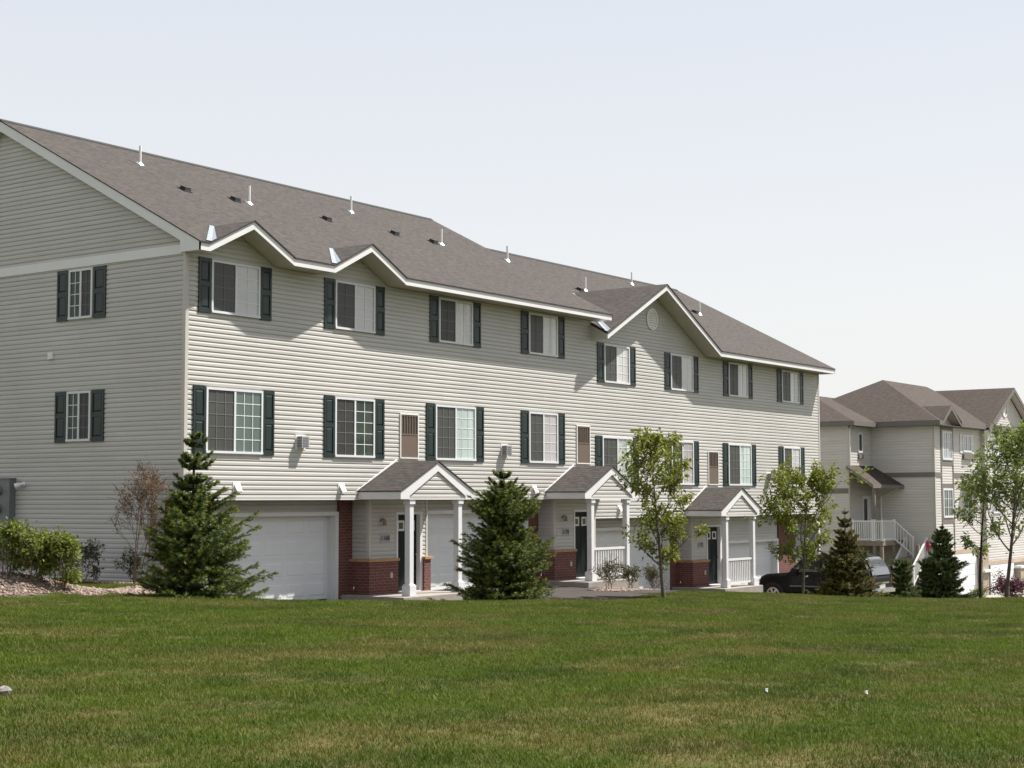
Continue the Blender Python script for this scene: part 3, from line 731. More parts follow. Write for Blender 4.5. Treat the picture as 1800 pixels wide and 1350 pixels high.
# entry at the far right end, under the overhang
m = MB(); siding(m, (0, GY-.02), (1, 0, 0), (0, -1, 0), lambda z: (U*3+7.5, XE-.02), -3.9, -ST); m.build('entry_wall', M['siding'], HOUSE)
m = MB(); m.box(XE-.16, XE, .02, .18, -3.95, -ST-.02); m.prism([(XE-.16, .04, -ST-.02), (XE-.16, .04, -ST-.5), (XE-.5, .04, -ST-.1), (XE-.5, .04, -ST-.02)], (0, .10, 0))
m.build('corner_post', M['white'], HOUSE)
m = MB(); FRONT.box(m, 33.25, 33.62, -2.25, -1.93, -.54, -.51); sgn = m.build('house_number_sign', M['paper'], HOUSE)
def number(txt, x, y, z, size, parent):
    cu = bpy.data.curves.new('digits', 'FONT'); cu.body = txt; cu.size = size; cu.align_x = 'CENTER'; cu.align_y = 'CENTER'; cu.extrude = .002; cu.offset = size*.02
    tmp = bpy.data.objects.new('digits', cu); S.collection.objects.link(tmp)
    bpy.context.view_layer.update()
    me = bpy.data.meshes.new_from_object(tmp.evaluated_get(bpy.context.evaluated_depsgraph_get())); bpy.data.objects.remove(tmp)
    me.materials.append(M['ink']); o = bpy.data.objects.new('digits', me); S.collection.objects.link(o)
    o.parent = parent; o.matrix_parent_inverse = parent.matrix_world.inverted() if parent.parent is None else Matrix.Identity(4)
    o.matrix_basis = Matrix.Translation((x, y, z)) @ Matrix.Rotation(math.pi/2, 4, 'X')
    return o

# entries and porches ------------------------------------------------------
for k in range(3):
    x0 = U*k; fl = PF[k]; ov = 0. if k < 2 else -ST
    bx0, bx1 = x0+6.50, min(x0+8.93, XS-.03 if k == 1 else 99)
    if k == 1: bx1 = XS+.15
    dx0, dx1 = x0+7.66, x0+8.60; dz = fl+2.06; sill = fl+.90
    yf = -.0
    # siding of the projecting bay
    m = MB()
    siding(m, (bx0, 0), (0, 1, 0), (-1, 0, 0), lambda z: (.07, GY), sill, ov-.002)
    siding(m, (0, .0), (1, 0, 0), (0, -1, 0), lambda z: (bx0+.06, dx0-.06), sill, ov-.016)
    siding(m, (0, .0), (1, 0, 0), (0, -1, 0), lambda z: (dx1+.10, bx1-.06), sill, ov-.016)
    siding(m, (0, .0), (1, 0, 0), (0, -1, 0), lambda z: (dx0-.06, dx1+.10), dz+.07, ov-.016)
    m.face([(bx0+.01, .014, fl), (dx0-.05, .014, fl), (dx0-.05, .014, ov), (bx0+.01, .014, ov)]); m.face([(dx1+.06, .014, fl), (bx1, .014, fl), (bx1, .014, ov), (dx1+.06, .014, ov)])
    m.face([(dx0-.05, .014, dz), (dx1+.06, .014, dz), (dx1+.06, .014, ov), (dx0-.05, .014, ov)]); m.face([(bx1, .014, fl-.5), (bx1, GY, fl-.5), (bx1, GY, ov), (bx1, .014, ov)])
    bay = m.build('entry_bay', M['siding'], HOUSE)
    m = MB(); m.box(bx0-.022, bx0+.07, -.022, -.003, sill+.02, ov-.016); m.box(bx0-.022, bx0-.003, -.003, .08, sill+.02, ov-.003); m.build('corner_trim', M['cornertrim'], bay)
    m = MB(); m.box(bx1-.07, bx1+.012, -.024, -.003, sill+.02, ov-.016); m.box(bx1+.003, bx1+.014, -.003, .09, sill+.02, ov-.003)
    m.build('corner_trim', M['cornertrim'], bay)
    # brick base with tan sill
    m = MB(); m.box(bx0-.10, dx0-.075, -.10, -.012, fl-.3, sill-.06); m.box(bx0-.10, bx0-.012, -.012, GY-.05, fl-.3, sill-.06)
    bb = m.build('brick_base', M['brick'], HOUSE)
    m = MB(); m.box(dx1+.105, bx1+.05, -.10, -.012, fl-.3, sill-.06); m.box(bx1+.003, bx1+.05, -.012, GY-.06, fl-.3, sill-.06)
    bb2 = m.build('brick_base', M['brick'], HOUSE)
    m = MB(); m.box(bx0-.14, dx0-.05, -.14, .0, sill-.06, sill+.018); m.box(bx0-.14, bx0-.0, .0, GY-.055, sill-.06, sill+.018); m.build('sill_cap', M['sillcap'], bb, bevel=.008)
    m = MB(); m.box(dx1+.085, bx1+.09, -.14, .0, sill-.06, sill+.018)
    m.build('sill_cap', M['sillcap'], bb2, bevel=.008)
    m = MB(); m.box(x0+7.24, x0+7.33, -.125, -.10, fl+.40, fl+.54); m.build('socket_box', M['vent'], bb)
    m = MB(); m.tube([(bx0-.1, .34, fl+.20), (bx0-.19, .34, fl+.19), (bx0-.20, .34, fl+.13)], .018, 8); m.build('water_tap', M['chrome'], bb)
    # door
    m = MB(); yd = .10
    m.box(dx0, dx1, yd, yd+.045, fl+.02, dz)
    for (a0, a1, b0, b1) in ((.12, .42, .18, .80), (.52, .82, .18, .80), (.12, .42, .92, 1.45), (.52, .82, .92, 1.45)):
        m.box(dx0+a0, dx0+a1, yd-.008, yd, fl+b0, fl+b1)
    dr = m.build('front_door', M['door'], HOUSE)
    for q in (.10, .54):
        m = MB(); a0, a1, b0, b1 = dx0+q, dx0+q+.30, fl+1.62, fl+1.90; t = .055
        m.box(a0, a1, yd-.02, yd-.001, b0, b0+t); m.box(a0, a1, yd-.02, yd-.001, b1-t, b1); m.box(a0, a0+t, yd-.02, yd-.001, b0+t, b1-t); m.box(a1-t, a1, yd-.02, yd-.001, b0+t, b1-t)
        m.mat(1); m.box(a0+t, a1-t, yd-.009, yd-.001, b0+t, b1-t)
        m.build('door_light', [M['white'], M['carglass']], dr)
    m = MB(); m.tube([(dx1-.08, yd-.001, fl+.98), (dx1-.08, yd-.05, fl+.98)], .022, 8); m.tube([(dx1-.08, yd-.045, fl+.98), (dx1-.08, yd-.075, fl+.98)], .032, 10); m.build('handle', M['chrome'], dr)
    m = MB(); m.box(dx0-.065, dx0, -.03, .14, fl+.0, dz); m.box(dx1, dx1+.105, -.03, .14, fl+.0, dz); m.box(dx0-.065, dx1+.105, -.032, .14, dz, dz+.075); m.box(dx0, dx1, -.05, .14, fl-.0, fl+.02)
    m.build('door_frame', M['white'], dr)
    # sconce and number sign
    m = MB(); cx, cz = x0+6.98, fl+1.92
    m.tube([(cx, -.012, cz), (cx, -.03, cz)], .05, 10); m.tube([(cx, -.03, cz), (cx, -.11, cz+.06), (cx, -.13, cz)], .012, 6); m.tube([(cx, -.13, cz+.03), (cx, -.13, cz-.14)], [.03, .065], 8)
    m.build('wall_lamp', M['sconce'], HOUSE)
    m = MB(); FRONT.box(m, x0+6.93, x0+7.33, fl+1.33, fl+1.56, .012, .026); sg = m.build('house_number_sign', M['paper'], HOUSE)
    sg_no = ('1168', '1170', '1172')[k]; number(sg_no, x0+7.13, -.029, fl+1.445, .175, sg)
    # concrete slab
    m = MB(); m.box(x0+6.02, x0+8.92, -1.55, -.012, fl-(.2 if k == 0 else .75), fl); m.box(x0+6.02, x0+6.38, -.012, GY-.07, fl-.2, fl-.003)
    m.build('porch_slab', M['concrete'], HOUSE, bevel=.012)
    # porch roof
    px = x0+7.61; hw = 1.55; py = -1.42; pz = ov+1.0; ez = ov+.235; sl = (pz-ez)/hw
    m = MB()
    thick(m, [(px-hw-.03, py-.03, ez-.03*sl), (px, py-.03, pz), (px, -.012, pz), (px-hw-.03, -.012, ez-.03*sl)], .028)
    thick(m, [(px+hw+.03, py-.03, ez-.03*sl), (px+hw+.03, -.012, ez-.03*sl), (px, -.012, pz), (px, py-.03, pz)], .028)
    pr = m.build('porch_roof', [M['shingle'], M['edge']], HOUSE)
    m = MB()
    for s in (-1, 1):
        X = lambda d: px+s*d
        m.box(X(hw), X(hw-.03), py+.032, -.013, ov-.0, ez-.026)                   # eave board
        m.prism([(X(hw), py, ov), (X(hw), py, ez-.028), (X(0), py, pz-.028), (X(0), py, pz-.028-.24), (X(hw-.36), py, ov+.085), (X(hw-.36), py, ov)], (0, .032, 0))
        m.box(X(hw-.03), X(hw-.36), py+.033, -.013, ov, ov+.02)                    # soffit strip
    m.box(px-hw+.36, px+hw-.36, py+.05, -.013, ov+.001, ov+.02)
    m.box(px-hw+.36, px+hw-.36, py+.012, py+.048, ov-.012, ov+.02)
    m.build('porch_fascia', M['fascia'], pr)
    m = MB(); siding(m, (px, py+.05), (1, 0, 0), (0, -1, 0), lambda z: (-max(.0, (pz-.20-z))/sl*1.0, max(.0, (pz-.20-z))/sl), ov+.02, pz-.2, zbase=ov+.02)
    m.build('porch_gable', M['siding'], pr)
    m = MB(); m.prism([(px-hw-.10, -.03, ez-.02), (px-hw-.03, -.03, ez+.005), (px, -.03, pz+.02), (px, -.03, pz+.075)], (0, .02, 0)); m.build('step_flashing', M['ventw'], pr)
    for q, xx in enumerate((x0+6.50, x0+8.56)):
        m = MB(); w = .165; yy = -1.36
        m.box(xx, xx+w, yy, yy+w, fl+.24, ov-.12)
        m.box(xx-.05, xx+w+.05, yy-.05, yy+w+.05, fl+.0, fl+.27); m.box(xx-.03, xx+w+.03, yy-.03, yy+w+.03, fl+.27, fl+.30)
        m.box(xx-.03, xx+w+.03, yy-.03, yy+w+.03, ov-.135, ov-.002)
        m.build('porch_post', M['white'], HOUSE, bevel=.008)
    if k:
        m = MB(); a0, a1 = x0+6.665, x0+8.56; yy = -1.28
        m.box(a0, a1, yy-.035, yy+.035, fl+.92, fl+.99); m.box(a0, a1, yy-.025, yy+.025, fl+.12, fl+.18)
        n = 14
        for i in range(n):
            c = a0+(a1-a0)*(i+.5)/n; m.box(c-.022, c+.022, yy-.02, yy+.02, fl+.18, fl+.92)
        m.build('railing', M['white'], HOUSE)
number('1174', 33.435, .507, -2.09, .15, sgn)

# meter panel on the gable wall
m = MB(); SIDE.box(m, 5.97, 7.5, -1.45, .52, .012, .20); SIDE.box(m, 5.95, 7.52, .52, .55, .012, .22)
for q in range(3):
    z = .18-q*.42
    m.mat(1); SIDE.box(m, 6.72, 6.95, z-.30, z-.17, .2, .206); m.mat(0)
mp = m.build('meter_panel', [M['meter'], M['dark']], HOUSE)
for q in range(3):
    z = .24-q*.44
    m = MB(); m.tube([(-.20, 6.38, z), (-.245, 6.38, z)], .125, 16); m.mat(1); m.tube([(-.245, 6.38, z), (-.33, 6.38, z), (-.345, 6.38, z)], [.098, .092, .06], 16); m.build('meter', [M['meter'], M['glassdome']], mp, smooth=False)
m = MB(); m.tube([(-.01, 5.62, .40), (-.06, 5.62, .40)], .06, 10); m.tube([(-.06, 5.62, .40), (-.11, 5.66, .385), (-.13, 5.69, .37), (-.20, 5.76, .34)], [.025, .035, .06, .075], 12); m.build('flood_lamp', M['lamp'], HOUSE)

# ------------------------------------------------------------------ second building
B2 = thing('neighbour_townhouse', (47.65, 0, -4.8), 'taupe trimmed townhouse block with hip roofs and white deck stairs at far right', 'townhouse')
xm, yf2, yi, xr = 47.65, -.05, 3.08, 44.88
GZ = -4.9
m = MB(); rv = dict(reveal=.127, lip=.011)
siding(m, (xm, 0), (0, 1, 0), (-1, 0, 0), lambda z: (yf2, yi), GZ, 3.5, **rv)
siding(m, (0, yi), (1, 0, 0), (0, -1, 0), lambda z: (xr, xm), GZ, 3.45, **rv)
siding(m, (xr, 0), (0, 1, 0), (-1, 0, 0), lambda z: (yi, 9.6), GZ, 3.45, **rv)
siding(m, (0, yf2), (1, 0, 0), (0, -1, 0), lambda z: (xm, 54.25), -2.52, 3.5, **rv)
siding(m, (0, yf2), (1, 0, 0), (0, -1, 0), lambda z: (xm, 49.35), GZ, -2.52, **rv)
siding(m, (0, yf2), (1, 0, 0), (0, -1, 0), lambda z: (47.7+(48.92-47.7)*(z-3.5)/.78, 50.2-(50.2-48.92)*(z-3.5)/.78), 3.5, 4.28, **rv)
yg = -.26; gx0, gxp, gx1 = 54.25, 58.05, 61.85
siding(m, (gx0, 0), (0, 1, 0), (-1, 0, 0), lambda z: (yg, yf2), GZ, 3.4, **rv)
m.face([(47.7, yf2-.4, 3.52), (48.92, yf2-.4, 4.28), (48.92, yf2, 4.28), (47.7, yf2, 3.52)]); m.face([(50.2, yf2-.4, 3.52), (48.92, yf2-.4, 4.28), (48.92, yf2, 4.28), (50.2, yf2, 3.52)])
m.face([(gx0-.3, yg-.36, 3.40), (gxp, yg-.36, 5.6), (gxp, yg, 5.6), (gx0-.3, yg, 3.40)]); m.face([(gx1+.3, yg-.36, 3.40), (gxp, yg-.36, 5.6), (gxp, yg, 5.6), (gx1+.3, yg, 3.40)])
siding(m, (0, yg), (1, 0, 0), (0, -1, 0), lambda z: (gx0, gx1), -3.2, 3.4, **rv)
siding(m, (0, yg), (1, 0, 0), (0, -1, 0), lambda z: (gx0+(gxp-gx0)*(z-3.4)/2.1, gx1-(gx1-gxp)*(z-3.4)/2.1), 3.4, 5.5, **rv)
siding(m, (0, yf2), (1, 0, 0), (0, -1, 0), lambda z: (gx1, 72), GZ, 3.5, **rv)
for q in ([(xm+.02, yf2+.02, GZ), (72, yf2+.02, GZ), (72, yf2+.02, 3.6), (xm+.02, yf2+.02, 3.6)], [(xm+.02, yf2+.02, GZ), (xm+.02, 9.6, GZ), (xm+.02, 9.6, 3.6), (xm+.02, yf2+.02, 3.6)],
          [(xr+.02, yi+.02, GZ), (xm, yi+.02, GZ), (xm, yi+.02, 3.5), (xr+.02, yi+.02, 3.5)], [(xr+.02, yi+.02, GZ), (xr+.02, 9.6, GZ), (xr+.02, 9.6, 3.5), (xr+.02, yi+.02, 3.5)],
          [(xr, 9.6, GZ), (72, 9.6, GZ), (72, 9.6, 3.6), (xr, 9.6, 3.6)], [(72, 9.6, GZ), (72, yf2, GZ), (72, yf2, 3.6), (72, 9.6, 3.6)]): m.face(q)
m.build('wall', M['siding2'], B2)
# roofs
def hip(mb, x0, x1, y0, y1, ze, zr_, notches=()):
    t = (y1-y0)/2; ym = (y0+y1)/2
    A, B, C_, D = (x0, y0, ze), (x1, y0, ze), (x1, y1, ze), (x0, y1, ze)
    E_, F = (x0+t, ym, zr_), (x1, ym, zr_)
    sl_ = (zr_-ze)/t; pn = [A]
    for a, pk, b, pz in notches: pn += [(a, y0, ze), (pk, y0+(pz-ze)/sl_, pz), (b, y0, ze)]
    mb.face(pn+[B, F, E_]); mb.face([C_, D, E_, F]); mb.face([D, A, E_])
m = MB(); hip(m, xm-.42, 58.0, yf2-.42, 8.7, 3.66, 6.03, [(47.62, 48.92, 50.28, 4.42)]); hip(m, xr-.4, 58.0, yi-.42, 10.2, 3.62, 5.15)
m.face([(58, -.47, 3.66), (75, -.47, 3.66), (75, 4.1, 5.85), (58, 4.1, 5.85)]); m.face([(58, 8.7, 3.66), (75, 8.7, 3.66), (75, 4.1, 5.85), (58, 4.1, 5.85)])
# small dormer gable and the big gable
def gable(mb, xa, xp, xb, ze, zp, y0, y1):
    mb.face([(xa, y0, ze), (xp, y0, zp), (xp, y1, zp), (xa, y1-(zp-ze)/.51, ze)]); mb.face([(xb, y0, ze), (xb, y1-(zp-ze)/.51, ze), (xp, y1, zp), (xp, y0, zp)])
gable(m, 47.62, 48.92, 50.28, 3.64, 4.42, yf2-.44, yf2-.44+(4.42-3.66)/.51)
gable(m, 53.85, gxp, 62.25, 3.52, 5.78, yg-.40, 4.1)
rf2 = m.build('roof', M['shingle2'], B2)
m = MB()
m.box(xm-.44, xm-.40, yf2-.44, yi-.44, 3.42, 3.655); m.box(xr-.42, xr-.38, yi-.44, 10.2, 3.40, 3.615); m.box(xr-.38, xm-.44, yi-.46, yi-.42, 3.40, 3.615)
m.box(xm-.40, 47.62, yf2-.46, yf2-.42, 3.44, 3.655); m.box(50.28, 53.85, yf2-.46, yf2-.42, 3.44, 3.655)
def rakes(mb, xa, xp, xb, ze, zp, y, h):
    for x in (xa, xb): mb.prism([(x, y, ze-.02), (xp, y, zp-.02), (xp, y, zp-h), (x, y, ze-h)], (0, .04, 0))
rakes(m, 47.62, 48.92, 50.28, 3.64, 4.42, yf2-.45, .22); rakes(m, 53.85, gxp, 62.25, 3.52, 5.78, yg-.41, .24)
m.build('fascia', M['trim2d'], B2)
m = MB()
for z, par in ((3.43, 0),): m.box(xm-.40, xm, yf2-.42, yi-.02, z, z+.02); m.box(xm, 53.9, yf2-.42, yf2, z, z+.02); m.box(xr-.38, xr, yi-.4, 10, z, z+.02); m.box(xr, xm-.41, yi-.42, yi, z-.022, z-.002)
m.build('soffit', M['trim2d'], B2)
# trim boards
m = MB(); P2 = Plane((0, yf2), (1, 0, 0), (0, -1, 0)); S2 = Plane((xm, 0), (0, 1, 0), (-1, 0, 0)); R2 = Plane((xr, 0), (0, 1, 0), (-1, 0, 0)); G2 = Plane((0, yg), (1, 0, 0), (0, -1, 0)); I2 = Plane((0, yi), (1, 0, 0), (0, -1, 0))
S2.box(m, yf2, yi, .985, 1.215, .0, .03); P2.box(m, xm-.03, 48.50, .985, 1.215, 0, .03); P2.box(m, 50.22, 54.24, .985, 1.215, 0, .03); R2.box(m, yi+.02, 9.6, .22, .46, 0, .03)
P2.box(m, 48.48, 48.60, GZ, 3.5, 0, .032); P2.box(m, 50.08, 50.20, GZ+2.4, 3.5, 0, .032)
P2.box(m, 48.60, 50.08, 3.26, 3.42, 0, .028); P2.box(m, 48.60, 50.08, 1.55, 1.78, 0, .028); P2.box(m, 48.60, 50.08, .50, .68, 0, .028); P2.box(m, 48.60, 50.08, -1.22, -.99, 0, .028)
m.build('trim_board', M['trim2'], B2)
m = MB(); S2.box(m, yf2-.012, yf2+.09, GZ, 3.43, .0, .025); P2.box(m, xm-.025, xm+.09, GZ, 3.43, 0.0, .025); I2.box(m, xr-.02, xr+.08, GZ, 3.38, .0, .025); R2.box(m, yi-.02, yi+.08, GZ, 3.38, 0, .025)
m.build('corner_board', M['cornertrim'], B2)
m = MB(); P2.box(m, 49.35, 54.2, -2.72, -2.52, -.05, .04); G2.box(m, 54.3, 61.8, -3.4, -3.2, -.05, .04); m.build('garage_beam', M['tan'], B2)
# windows
def win2(pl, a0, a1, z0, z1, pane, cols=1, rows=3):
    return window(pl, a0, a1, z0, z1, B2, pane, pane, 2 if cols > 1 else 0, rows, fw=.09, dim_left=False)
win2(P2, 48.68, 50.0, 1.82, 3.2, 'pane_blue', 2, 3); win2(P2, 48.66, 49.99, -.95, .45, 'pane_green', 2, 3)
w = win2(P2, 51.55, 52.75, 2.25, 3.12, 'pane_blue', 2, 2); win2(P2, 51.6, 52.8, -.6, .40, 'pane_dark', 2, 2)
win2(G2, 55.05, 56.15, 2.1, 3.25, 'pane_blue', 2, 2); win2(G2, 58.1, 59.8, 1.95, 3.17, 'pane_blue', 2, 2); win2(G2, 55.3, 56.5, -.8, .4, 'pane_dark', 2, 2); win2(G2, 58.4, 60, -.8, .4, 'pane_dark', 2, 2)
for a0, a1 in ((51.15, 51.5), (52.8, 53.15)): shutter(P2, a0, a1, 2.2, 3.15, B2, 'white')
for a0, a1 in ((54.6, 55.0), (56.2, 56.6), (57.65, 58.05), (59.85, 60.25)): shutter(G2, a0, a1, 1.95, 3.2, B2, 'white')
window(I2, 45.97, 46.50, 2.15, 3.12, B2, 'pane_dark', 'pane_dark', 0, 0, fw=.09, two=False)
m = MB(); P2.box(m, 51.5, 52.8, 1.9, 2.15, 0, .12); I2.box(m, 45.98, 46.5, 1.88, 2.08, 0, .08); m.build('flower_box', M['trim2'], B2)
m = MB(); m.prism([(51.35, yf2, .95), (51.35, yf2-.55, .58), (51.35, yf2-.55, .48), (51.35, yf2, .48)], (2.55, 0, 0)); m.build('awning_roof', M['trim2d'], B2)
m = MB()
n = 20; r0, r1 = .45, .36
for i in range(n):
    t0, t1 = 2*math.pi*i/n, 2*math.pi*(i+1)/n; c = lambda r, t: (57.5+r*math.cos(t), yg-.05, 4.65+r*math.sin(t)); c0 = lambda r, t: (57.5+r*math.cos(t), yg, 4.65+r*math.sin(t))
    m.face([c(r0, t0), c(r0, t1), c(r1, t1), c(r1, t0)]); m.face([c(r0, t0), c(r0, t1), c0(r0, t1), c0(r0, t0)])
m.face([(57.5+r1*math.cos(2*math.pi*i/n), yg-.02, 4.65+r1*math.sin(2*math.pi*i/n)) for i in range(n)])
m.build('gable_vent', M['ventw'], B2)
# garage doors and stone piers
for a0, a1, pl, top_ in ((49.55, 53.3, P2, -2.72), (54.65, 58.4, G2, -3.4)):
    m = MB(); pl.box(m, a0, a1, GZ, top_, -.02, .012)
    for r in range(4):
        zb = GZ+r*(top_-GZ)/4; pl.box(m, a0+.02, a1-.02, zb+.015, zb+(top_-GZ)/4-.015, .012, .03)
    m.build('garage_door', M['garage'], B2)
m = MB(); P2.box(m, 53.3, 54.2, GZ, -2.72, .0, .30); G2.box(m, 58.5, 59.4, GZ, -3.7, .0, .34); m.build('stone_pier', M['stone'], B2)
m = MB(); P2.box(m, 53.2, 54.3, -3.72, -3.6, .30, .45); G2.box(m, 58.42, 59.48, -3.7, -3.58, .0, .40); m.build('pier_cap', M['white'], B2)
# entrance: door, porch roof, deck and stairs
m = MB(); I2.box(m, 46.35, 47.28, -2.0, .10, .02, .05); d2 = m.build('front_door', M['white'], B2)
m = MB(); I2.box(m, 46.48, 46.86, -1.15, -.05, .05, .06)
m.build('door_light', M['carglass'], d2)
m = MB()
A, B_, C_, D = (44.55, yi, 1.53), (46.58, yi, 1.53), (xm, yi-.05, 1.53), (xm, 1.45, .60)
Ev, F = (46.2, 1.75, .62), (44.55, 1.75, .62)
thick(m, [A, B_, Ev, F], .16); thick(m, [B_, C_, D, Ev], .16)
m.build('porch_roof', [M['shingle2'], M['trim2']], B2)
m = MB(); m.box(44.95, 47.6, 1.5, 3.04, -2.22, -2.0); m.box(46.4, 47.6, .3, 1.5, -2.95, -2.80)
for x, y in ((44.98, 1.52), (46.3, 1.52), (47.5, 1.5), (46.45, .35)): m.box(x, x+.14, y, y+.14, GZ, -2.2)
dk = m.build('deck', M['deckwood'], B2)
m = MB()
def rail(mb, p, q, h=.92, n=9):
    p = Vector(p); q = Vector(q); u = Vector((0, 0, 1))
    mb.bar(p+u*h, q+u*h, .07, .06); mb.bar(p+u*.08, q+u*.08, .05, .05)
    for i in range(n+1):
        c = p.lerp(q, i/n); w = .09 if i in (0, n) else .035
        mb.bar(c+u*.0, c+u*(h+(.08 if i in (0, n) else 0)), w)
rail(m, (44.98, 2.95, -2.0), (44.98, 2.0, -2.0)); rail(m, (45.0, 1.9, -2.0), (45.0, 1.52, -2.0), n=4); rail(m, (45.05, 1.52, -2.0), (46.35, 1.52, -2.0), n=10)
rail(m, (47.4, 1.35, -2.85), (45.9, 1.35, -3.95), n=12); rail(m, (47.4, .32, -2.85), (45.6, .32, -4.1), n=12); rail(m, (46.4, 1.5, -2.0), (47.3, .95, -2.8), n=6)
m.build('deck_railing', M['white'], dk)
m = MB(); m.box(47.25, 47.5, .25, .30, -2.5, -2.0); m.tube([(47.38, .22, -2.3), (47.38, .16, -2.22), (47.38, .2, -2.15)], [.09, .11, .07], 8)
tag(m.build('hanging_basket', M['pinkpot']), 'pink flower basket hanging by the far deck stairs', 'flower basket')
# downspout
m = MB(); m.box(44.97, 45.11, 1.86, 2.0, GZ, .62); m.build('porch_column', M['trim2'], B2)
m = MB(); m.tube([(47.35, 1.6, .55), (47.55, 1.75, .40), (47.57, 2.6, .05), (47.57, 2.6, -2.0)], .045, 6); m.tube([(45.05, yi-.1, 3.4), (44.9, yi-.06, 3.25), (44.9, yi-.06, 1.5)], .045, 6); m.build('downspout', M['white'], B2)

# ------------------------------------------------------------------ dark sport utility vehicle
def loft(mb, secs, close=True):
    """secs: list of rings of equal length"""
    b = len(mb.v); n = len(secs[0])
    for r in secs: mb.v += [tuple(p) for p in r]
    for i in range(len(secs)-1):
        for k in range(n):
            k2 = (k+1) % n; mb.f.append((b+i*n+k, b+i*n+k2, b+(i+1)*n+k2, b+(i+1)*n+k)); mb.mi.append(mb.cur)
    mb.f.append(tuple(b+k for k in reversed(range(n)))); mb.f.append(tuple(b+(len(secs)-1)*n+k for k in range(n))); mb.mi += [mb.cur]*2
VX, VY, VZ = 28.62, -2.85, -3.86      # centre line, middle, ground; nose points to +y
car = thing('sport_utility_vehicle', (VX, VY, VZ), 'black sport utility vehicle with alloy wheels parked facing the last garage', 'car')
Wd = .98
def bsec(y, zb, zt, w, r=.10):
    return [(VX+sx*(w-ix), VY+y, VZ+z) for sx, ix, z in ((-1, .06, zb), (-1, 0, zb+.12), (-1, -.015, (zb+zt)/2), (-1, .02, zt-.10), (-1, .10, zt), (1, .10, zt), (1, .02, zt-.10), (1, -.015, (zb+zt)/2), (1, 0, zb+.12), (1, .06, zb))]
m = MB()
loft(m, [bsec(-2.58, .55, 1.02, .90), bsec(-2.52, .45, 1.10, .95), bsec(-2.1, .40, 1.14, .98), bsec(-1.0, .36, 1.15, 1.0), bsec(.6, .36, 1.16, 1.0), bsec(1.15, .36, 1.17, .99), bsec(1.6, .40, 1.14, .98), bsec(2.2, .42, 1.10, .95), bsec(2.5, .48, 1.0, .90), bsec(2.58, .55, .9, .84)])
def gsec(y, zt, wt):
    return [(VX+sx*w, VY+y, VZ+z) for sx, w, z in ((-1, .95, 1.10), (-1, wt+.06, zt-.12), (-1, wt-.06, zt-.015), (0, 0, zt+.02), (1, wt-.06, zt-.015), (1, wt+.06, zt-.12), (1, .95, 1.10))]
loft(m, [gsec(-2.5, 1.16, .90), gsec(-2.38, 1.45, .84), gsec(-2.18, 1.70, .78), gsec(-1.9, 1.80, .75), gsec(-.6, 1.86, .74), gsec(.2, 1.82, .74), gsec(.55, 1.70, .76), gsec(1.22, 1.18, .88)])
body = m.build('body', M['paint_black'], car, smooth=False, bevel=.03)
# glass
def gl(pts, name, mt):
    q = MB(); q.face(pts); return q.build(name, M[mt], car)
for s in (-1, 1):
    X = lambda z: VX+s*(.955+(.80-.955)*((z-1.10)/(.64)))+s*.012
    P = lambda y, z: (X(z), VY+y, VZ+z)
    gl([P(.95, 1.22), P(.45, 1.62), P(-.28, 1.70), P(-.28, 1.22)], 'side_window', 'carglass')
    gl([P(-.36, 1.22), P(-.36, 1.70), P(-1.18, 1.68), P(-1.18, 1.22)], 'side_window', 'carglass')
    gl([P(-1.28, 1.22), P(-1.28, 1.67), P(-1.95, 1.62), P(-2.2, 1.22)], 'side_window', 'carglass')
gl([(VX-.78, VY+1.17, VZ+1.25), (VX+.78, VY+1.17, VZ+1.25), (VX+.70, VY+.60, VZ+1.69), (VX-.70, VY+.60, VZ+1.69)], 'windscreen', 'carglass')
q = MB(); rows_ = [(-2.525, 1.14, .80), (-2.46, 1.33, .78), (-2.38, 1.47, .76), (-2.26, 1.64, .73), (-2.10, 1.755, .68)]
for (ya, za, wa), (yb, zb, wb) in zip(rows_, rows_[1:]): q.face([(VX-wa, VY+ya-.03, VZ+za), (VX+wa, VY+ya-.03, VZ+za), (VX+wb, VY+yb-.03, VZ+zb), (VX-wb, VY+yb-.03, VZ+zb)])
q.build('rear_window', M['rearglass'], car, smooth=True)
q = MB(); q.box(VX-.9, VX+.9, VY-2.74, VY-2.55, VZ+.50, VZ+.64); q.box(VX-.80, VX+.80, VY-2.70, VY-2.60, VZ+.64, VZ+.68); q.build('rear_bumper', M['chrome'], car, bevel=.03)
q = MB(); q.box(VX-.62, VX+.62, VY-2.595, VY-2.57, VZ+.82, VZ+.88); q.build('tailgate_trim', M['chrome'], car)
q = MB(); q.box(VX-.9, VX+.9, VY+2.50, VY+2.68, VZ+.45, VZ+.66); q.build('front_bumper', M['chrome'], car, bevel=.03)
q = MB(); q.box(VX-.26, VX+.26, VY-2.60, VY-2.585, VZ+.68, VZ+.80); q.build('licence_plate', M['headlamp'], car)
q = MB(); q.box(VX-.42, VX+.42, VY-2.10, VY-1.95, VZ+1.83, VZ+1.87); q.build('roof_spoiler', M['paint_black'], car)
